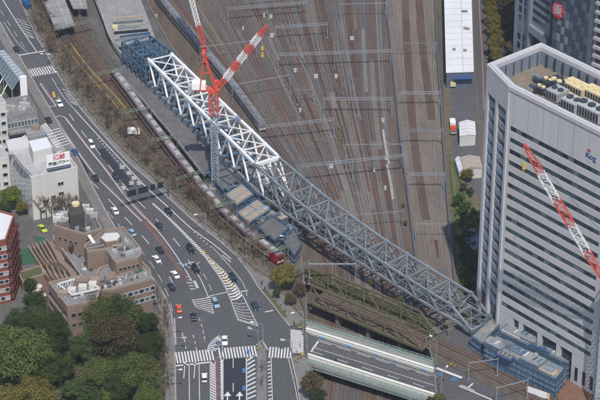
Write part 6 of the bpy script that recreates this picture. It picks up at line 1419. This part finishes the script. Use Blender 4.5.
# ================================================================== VEHICLES
def car_parts(L=4.5, W=1.78, Hh=1.45, van=False):
    prof = [(-L / 2, .35), (-L / 2, .78), (-L / 2 + .12, .92)] + ([] if van else [(-L * .28, .95)]) + [(L * .2, .92), (L / 2 - .25, .74), (L / 2, .55), (L / 2, .32)]
    mb = MB(); n = len(prof); w = W / 2
    mb.add([(x, -w + (.08 if abs(x) > L * .45 else 0), z) for x, z in prof] + [(x, w - (.08 if abs(x) > L * .45 else 0), z) for x, z in prof], [tuple(range(n)), tuple(range(2 * n - 1, n - 1, -1))] + [(i, n + i, n + (i + 1) % n, (i + 1) % n) for i in range(n)])
    body = mb
    b0, b1 = (-L / 2 + .1, L * .24) if van else (-L * .33, L * .22); t0, t1 = (-L / 2 + .3, L * .1) if van else (-L * .2, L * .06); zb_ = .9; zt = Hh - .06
    cab = MB(); cab.hexa([(b0, -w + .06, zb_), (b1, -w + .06, zb_), (b1, w - .06, zb_), (b0, w - .06, zb_), (t0, -w + .24, zt), (t1, -w + .24, zt), (t1, w - .24, zt), (t0, w - .24, zt)])
    roof = MB(); roof.hexa([(t0 - .06, -w + .22, zt), (t1 + .06, -w + .22, zt), (t1 + .06, w - .22, zt), (t0 - .06, w - .22, zt), (t0 + .1, -w + .34, Hh), (t1 - .08, -w + .34, Hh), (t1 - .08, w - .34, Hh), (t0 + .1, w - .34, Hh)])
    return body, cab, roof, L, W
def car_proto(nm, L, W, Hh, van):
    body, cab, roof, L, W = car_parts(L, W, Hh, van); t = thing(nm, 'car', 'car')
    body.build('body', M['car_white'], t, True); cab.build('windows', M['glass_a'], t, True); roof.build('roof', M['car_white'], t, True)
    wm = MB(); wm.tube((0, -.11, 0), (0, .11, 0), .31, n=10); wm = wm.mesh('wheel', M['tyre'])
    for sx in (-1, 1):
        for sy in (-1, 1): obj('wheel', wm, t, (sx * L * .31, sy * (W / 2 - .09), .31))
    for sy in (-1, 1):
        MB().box(L / 2 - .06, L / 2 + .015, sy * W * .36 - .18, sy * W * .36 + .18, .5, .64).build('headlight', M['lamp_white'], t, True); MB().box(-L / 2 - .015, -L / 2 + .05, sy * W * .38 - .14, sy * W * .38 + .14, .62, .8).build('tail_light', M['lamp_red'], t, True)
        MB().box(L * .13, L * .18, sy * (W / 2 + .06) - .08, sy * (W / 2 + .06) + .08, .9, 1.02).build('mirror', M['tyre'], t, True)
    return t
SEDAN, VAN = car_proto('parked_car', 4.6, 1.8, 1.45, False), car_proto('parked_car', 4.5, 1.75, 1.85, True)
SEDAN.name = 'car'; VAN.name = 'car'
first = {'s': True, 'v': True}
dirs_w = [(x, y) for x, y in W_EDGE]
def heading(x, y, back):
    j = min(range(len(dirs_w) - 1), key=lambda k: abs((dirs_w[k][1] + dirs_w[k + 1][1]) / 2 - y)); a_, b_ = P(*dirs_w[j]), P(*dirs_w[j + 1])
    if y > 335: a_, b_ = P(200, 300), P(201, 400)
    d = (b_ - a_) * (-1 if back else 1); return math.atan2(d.y, d.x)
cars = [(16.5, 51, 's', 'black', 0, 'black car waiting behind the stop line at the upper left'), (59.5, 104.5, 's', 'white', 0, 'white car just below the upper crosswalk'), (48.7, 121, 's', 'navy', 1, 'navy car beside the white corner building roof'), (91.5, 146, 'v', 'white', 0, 'white van-like car in the middle of the upper avenue'),
        (75, 153, 's', 'blue', 1, 'bright blue car beside the billboard building'), (95.5, 179, 's', 'black', 1, 'black car left of the median near the overhead sign'), (116, 179, 'v', 'navy', 0, 'dark navy minivan above the overhead sign'), (115, 212, 's', 'white', 1, 'white car next to the brown complex roof'), (132, 234, 's', 'skyblue', 1, 'pale blue car beside the brown complex'),
        (168.7, 213, 's', 'black', 0, 'black car right of the zebra band below the overhead sign'), (159.5, 227.5, 's', 'charcoal', 0, 'dark grey car left of the zebra band'), (190.5, 251, 'v', 'black', 0, 'black minivan left of the chequered band'), (159.7, 251, 's', 'navy', 1, 'dark car just left of the brown median'), (156.5, 260.5, 's', 'white', 1, 'white car behind the dark one at the brown median'),
        (175, 276, 's', 'white', 1, 'white car beside the lower end of the brown median'), (195.7, 271, 'v', 'black', 0, 'black minivan waiting near the hatched median tip'), (171.5, 288, 's', 'navy', 1, 'dark car near the west kerb above the junction'), (233, 280, 'v', 'navy', 0, 'dark minivan right of the chevrons'), (255.3, 307.5, 's', 'teal', 0, 'dark teal car in the right turn road near the verge'),
        (215.5, 305, 'v', 'skyblue', 0, 'pale blue minivan beside the hatched island'), (179, 310, 's', 'orange', 1, 'orange taxi entering the junction'), (193.5, 318, 's', 'black', 1, 'black car behind the orange taxi'), (224.7, 342, 's', 'white', 0, 'white car at the tip of the hatched island on the crosswalk'), (204.5, 379, 'v', 'white', 1, 'white small van in the lower avenue'),
        (42.5, 230, 's', 'lime', 0, 'lime yellow car parked behind the brown complex')]
for (x, y, k, c_, back, l) in cars:
    pr = SEDAN if k == 's' else VAN; rz = heading(x, y, back) if c_ != 'lime' else R(-60); mats = {'body': M['car_' + c_], 'roof': M['car_' + c_]}
    o_ = dup(pr, P(x, y, .0), rz, 1.03, l, mats); o_['group'] = 'cars on the avenue'
for pr in (SEDAN, VAN):
    for ch in list(pr.children): bpy.data.objects.remove(ch)
    bpy.data.objects.remove(pr)
def truck(x, y, z, rz, cabm, bedm, label, L=6.5, boxed=False):
    t = thing('truck', label, 'truck', P(x, y, z), rz); MB().box(L / 2 - 1.7, L / 2, -1, 1, .55, 2.2).build('cab', M[cabm], t, True); MB().box(L / 2 - .02, L / 2 + .02, -.85, .85, 1.3, 2.0).build('windscreen', M['glass_a'], t, True)
    MB().box(-L / 2, L / 2 - 1.8, -1.05, 1.05, .75, .95).build('bed', M['galv_dark'], t, True)
    if boxed: MB().box(-L / 2, L / 2 - 1.85, -1.05, 1.05, .95, 2.6).build('box', M[bedm], t, True)
    else:
        for sy in (-1, 1): MB().box(-L / 2, L / 2 - 1.85, sy * 1.02 - .04, sy * 1.02 + .04, .95, 1.4).build('side_board', M[bedm], t, True)
        MB().box(-L / 2, -L / 2 + .08, -1, 1, .95, 1.4).build('tail_board', M[bedm], t, True)
    for sx in (-.3, .36):
        for sy in (-1, 1): MB().tube((sx * L, sy * .85 - .13, .42), (sx * L, sy * .85 + .13, .42), .42, n=10).build('wheel', M['tyre'], t, True)
    return t
truck(466.5, 79, ZY, R(92), 'car_white', 'kerb', 'white flatbed truck parked in front of the long warehouse'); truck(452, 85, ZY, R(95), 'car_beige', 'cream', 'pale truck parked left of the white flatbed', 6, True)
truck(27, 7, .3, R(-60), 'car_blue', 'car_blue', 'small blue truck beside the railway at the top left', 5, True); truck(133.5, 134.5, .25, R(8), 'car_white', 'car_white', 'white service van beside the bare tree belt', 4.6, True)
truck(452.5, 126, ZY, R(90), 'car_white', 'car_white', 'small white van left of the storage tent', 4.4, True); truck(463, 141, ZY, R(85), 'car_blue', 'car_blue', 'small blue truck below the storage tent', 4.4, False)
truck(453, 133, ZY, R(90), 'car_orange', 'car_beige', 'small orange truck left of the storage tent', 4.2, False)

# ================================================================== STREET FURNITURE
def street_lamp(x, y, label, rz, h=9, arm=3.2, z=.12):
    t = thing('street_lamp', label, 'street lamp', P(x, y, z), rz, 'street lamps'); MB().tube((0, 0, 0), (0, 0, h), .14, .09, n=8).build('pole', M['galv'], t, True); MB().bar((0, 0, h), (arm, 0, h + .4), .12).build('arm', M['galv'], t, True)
    MB().box(arm - .2, arm + .9, -.22, .22, h + .28, h + .48).build('lamp_head', M['lamp_white'], t, True); MB().box(-.2, .2, -.2, .2, 0, .5).build('base', M['galv_dark'], t, True); return t
street_lamp(263, 348, 'street lamp on the central island at the junction', R(165)); street_lamp(170, 343, 'street lamp on the west pavement beside the grove', R(10)); street_lamp(52, 76, 'street lamp beside the upper crosswalk', R(170)); street_lamp(66, 92, 'street lamp on the east pavement below the upper crosswalk', R(200))
street_lamp(303, 335, 'street lamp at the left end of the road bridge', R(200)); street_lamp(436, 366, 'tall street lamp at the right end of the road bridge', R(120)); street_lamp(441, 397, 'street lamp at the bottom right end of the road bridge', R(60)); street_lamp(170, 395, 'street lamp at the bottom of the west pavement', R(5)); street_lamp(206, 236, 'street lamp in the tree belt beside the chequered band', R(200)); street_lamp(292, 262, 'pale lamp pole beside the head of the red train', R(180), 10)
def signal(x, y, label, rz, ln=3.6):
    t = thing('traffic_signal', label, 'traffic signal', P(x, y, .12), rz, 'traffic signals'); MB().tube((0, 0, 0), (0, 0, 5.6), .12, .1, n=8).build('pole', M['galv'], t, True); MB().bar((0, 0, 5.4), (ln, 0, 5.6), .11).build('arm', M['galv'], t, True)
    MB().box(ln - 1.3, ln + .1, -.2, .2, 5.2, 5.7).build('signal_head', M['white_wall_b'], t, True)
    for k, m_ in enumerate(('court_green', 'paint_yellow', 'lamp_red')): MB().tube((ln - 1.1 + k * .42, -.3, 5.45), (ln - 1.1 + k * .42, -.2, 5.45), .15, n=8).build('lens', M[m_], t, True)
    return t
signal(292, 355, 'traffic signal at the corner of the bridge road', R(170)); signal(258, 345, 'traffic signal on the central island tip', R(150)); signal(175, 352, 'traffic signal on the west pavement at the junction', R(0)); signal(57, 66, 'traffic signal at the upper crosswalk', R(190)); signal(222, 352, 'traffic signal on the hatched island', R(200), 2)
# overhead sign gantry across the avenue
a_, b_ = P(168.5, 198, 0), P(118, 203, 0); t = thing('sign_gantry', 'overhead gantry with dark sign boards across the right carriageway', 'sign gantry', a_)
hg = 5.6; MB().tube(a_, a_ + UP * (hg + .6), .22, n=8).build('post', M['galv_dark'], t); e_ = at_depth(120, 196, a_ + Vector((0, -2, 0))); e_ = P(120, 197.5, hg); MB().bar(a_ + UP * hg, e_, .25).build('beam', M['galv_dark'], t); MB().bar(a_ + UP * (hg + .9), e_ + UP * .9, .2).build('beam', M['galv_dark'], t)
for u, w in ((.16, 2.0), (.32, 1.7), (.52, 3.6), (.76, 3.2)):
    c_ = lerp(a_ + UP * hg, e_, u); d = (e_ - a_ - UP * hg).normalized(); mb = MB(); boxq(mb, c_, d, -w / 2, w / 2, -.3, -.15, hg - .6, hg + 1.5); mb.build('sign_board', M['board_dark'], t); mb = MB(); boxq(mb, c_, d, -w / 2, w / 2, .15, .3, hg - .6, hg + 1.5); mb.build('sign_board', M['board_dark'], t)
MB().box(a_.x - .5, a_.x + .5, a_.y - .5, a_.y + .5, 0, .4).build('footing', M['kerb'], t)
# yellow flexible posts on the chevrons, blue road signs, barriers
yp = poly_sample(px([(202, 250), (212, 262), (221, 273), (229, 283), (234, 290)]), step=3); Ly = plen(yp)
for k in range(8):
    p, _ = along(yp, Ly * (k + .5) / 8); t = thing('lane_post', 'yellow lane post on the chevron band, %s from the top' % ORD[k], 'post', p, 0, 'yellow lane posts'); MB().tube((0, 0, .1), (0, 0, 1.0), .22, .18, n=8).build('post', M['yellow'], t, True); MB().tube((0, 0, .02), (0, 0, .1), .5, .45, n=10).build('base', M['paint_yellow'], t, True)
for k, (x, y, l) in enumerate(((186, 270, 'blue round sign at the lower end of the brown median'), (218, 349, 'blue sign on the tip of the hatched island'))):
    t = thing('road_sign', l, 'road sign', P(x, y, .12)); MB().tube((0, 0, 0), (0, 0, 2.4), .06, n=6).build('pole', M['galv'], t, True); MB().tube((0, -.04, 2.3), (0, .02, 2.3), .75, n=16).build('disc', M['paint_blue'], t, True); MB().tube((0, -.06, 2.3), (0, -.045, 2.3), .3, n=12).build('emblem', M['sign_white'], t, True)
for k, (x, y) in enumerate([(297, 353), (300, 355), (303, 357), (299, 359), (296, 362), (300, 346), (298, 326), (300, 329), (302, 322), (258, 350), (263, 346), (451, 366), (455, 368), (453, 364)]):
    t = thing('work_barrier', ('yellow work barrier at the bridge corner, %s of the cluster' % ORD[k]) if k < 9 else ('yellow work barrier on the central island, %s one' % ORD[k - 9]) if k < 11 else ('yellow work barrier by the rails east of the bridge, %s one' % ORD[k - 11]), 'barrier', P(x, y, .12), random.uniform(0, 3), 'yellow work barriers')
    MB().box(-.7, .7, -.05, .05, .55, .9).build('board', M['yellow'], t, True)
    for s in (-1, 1): MB().bar((s * .6, -.25, 0), (s * .6, 0, .9), .06).build('leg', M['unit_dark'], t, True); MB().bar((s * .6, .25, 0), (s * .6, 0, .9), .06).build('leg', M['unit_dark'], t, True)
# guard fence along the avenue belt
t = thing('guard_fence', 'low pale guard fence along the east pavement', 'fence', pe[0]); fe = pe[2:]
for a_, b_ in zip(fe[::2], fe[2::2]): MB().bar(a_ + UP * 1.0, b_ + UP * 1.0, .12).build('rail', M['galv'], t); MB().bar(a_ + UP * .1, a_ + UP * 1.05, .12).build('post', M['galv'], t)
# line-side fence between belt and railway
t = thing('lineside_fence', 'long pale lineside fence between the tree belt and the railway', 'fence', belt_e[1]); fe = poly_sample(belt_e[1:], step=4)
for a_, b_ in zip(fe, fe[1:]): MB().bar(a_ + UP * .65, b_ + UP * .65, .1, 1.1).build('panel', M['retaining'], t); MB().bar(a_ + UP * 0, a_ + UP * 1.4, .16).build('post', M['kerb'], t)

# ================================================================== PEDESTRIANS
def person_mesh(nm, m):
    V_ = [(0, 0, .95), (0, 0, 1.2), (0, 0, 1.42), (0, 0, 1.52), (0, 0, 1.62), (.1, 0, .9), (.13, .08, .5), (.13, -.02, .06), (.13, .14, .04), (-.1, 0, .9), (-.13, -.1, .5), (-.13, -.22, .08), (-.13, -.08, .04), (.2, 0, 1.4), (.27, .04, 1.12), (.25, .16, .88), (-.2, 0, 1.4), (-.27, -.06, 1.12), (-.25, .06, .88)]
    E_ = [(0, 1), (1, 2), (2, 3), (3, 4), (0, 5), (5, 6), (6, 7), (7, 8), (0, 9), (9, 10), (10, 11), (11, 12), (2, 13), (13, 14), (14, 15), (2, 16), (16, 17), (17, 18)]
    Rr = [.15, .15, .16, .06, .1, .1, .075, .05, .045, .1, .075, .05, .045, .07, .055, .045, .07, .055, .045]
    me = bpy.data.meshes.new(nm); me.from_pydata(V_, E_, []); o = bpy.data.objects.new(nm, me); C.objects.link(o); md = o.modifiers.new('s', 'SKIN')
    for i, r in enumerate(Rr): me.skin_vertices[0].data[i].radius = (r, r)
    me.skin_vertices[0].data[0].use_root = True; sb = o.modifiers.new('d', 'SUBSURF'); sb.levels = 1; sb.render_levels = 1
    dg = bpy.context.evaluated_depsgraph_get(); out = bpy.data.meshes.new_from_object(o.evaluated_get(dg)); bpy.data.objects.remove(o); out.materials.clear()
    for k in (m, 'cloth_dark', 'skin'): out.materials.append(M[k])
    for p in out.polygons: p.material_index = 2 if p.center.z > 1.5 else (1 if p.center.z < .92 else 0)
    return out
PM = {k: person_mesh('person', k) for k in ('cloth_dark', 'cloth_light', 'cloth_blue')}
for nm_ in PM: pass
hair = MB(); hair.tube((0, -.02, 1.62), (0, -.02, 1.74), .115, .05, n=8); hair = hair.mesh('hair', M['tyre'])
for x, y, k, l in ((262, 285, 'cloth_dark', 'pedestrian in dark clothes on the path left of the yellow-green tree'), (265, 291, 'cloth_dark', 'pedestrian in dark clothes below the yellow-green tree'), (276, 303, 'cloth_blue', 'pedestrian in blue on the pavement beside the verge'), (281, 306, 'cloth_light', 'pedestrian in light clothes walking beside the verge'), (285, 313, 'cloth_blue', 'pedestrian in a blue top near the end of the verge'), (294, 325, 'cloth_dark', 'pedestrian in dark clothes waiting at the bridge crosswalk'), (302, 357, 'cloth_light', 'pedestrian in light clothes at the bridge corner'), (173, 385, 'cloth_light', 'pedestrian in light clothes on the west pavement'), (336, 362, 'cloth_dark', 'pedestrian in dark clothes on the near walkway of the bridge')):
    t = tag(obj('person', PM[k], None, P(x, y, .12 if x < 330 else 0), random.random() * 6.28), l, 'person', 'pedestrians'); obj('hair', hair, t)

# ================================================================== HAZE
hm = bpy.data.materials.new('haze_air'); hm.use_nodes = True; hn = hm.node_tree; hn.nodes.clear(); ho = hn.nodes.new('ShaderNodeOutputMaterial'); hv = hn.nodes.new('ShaderNodeVolumePrincipled')
hv.inputs['Color'].default_value = (.8, .88, 1, 1); hv.inputs['Density'].default_value = .000045; hn.links.new(hv.outputs[0], ho.inputs['Volume'])
hz = MB().box(-960, 960, -780, 1560, ZY - 2.5, 441).build('haze', hm); hz['kind'] = 'stuff'
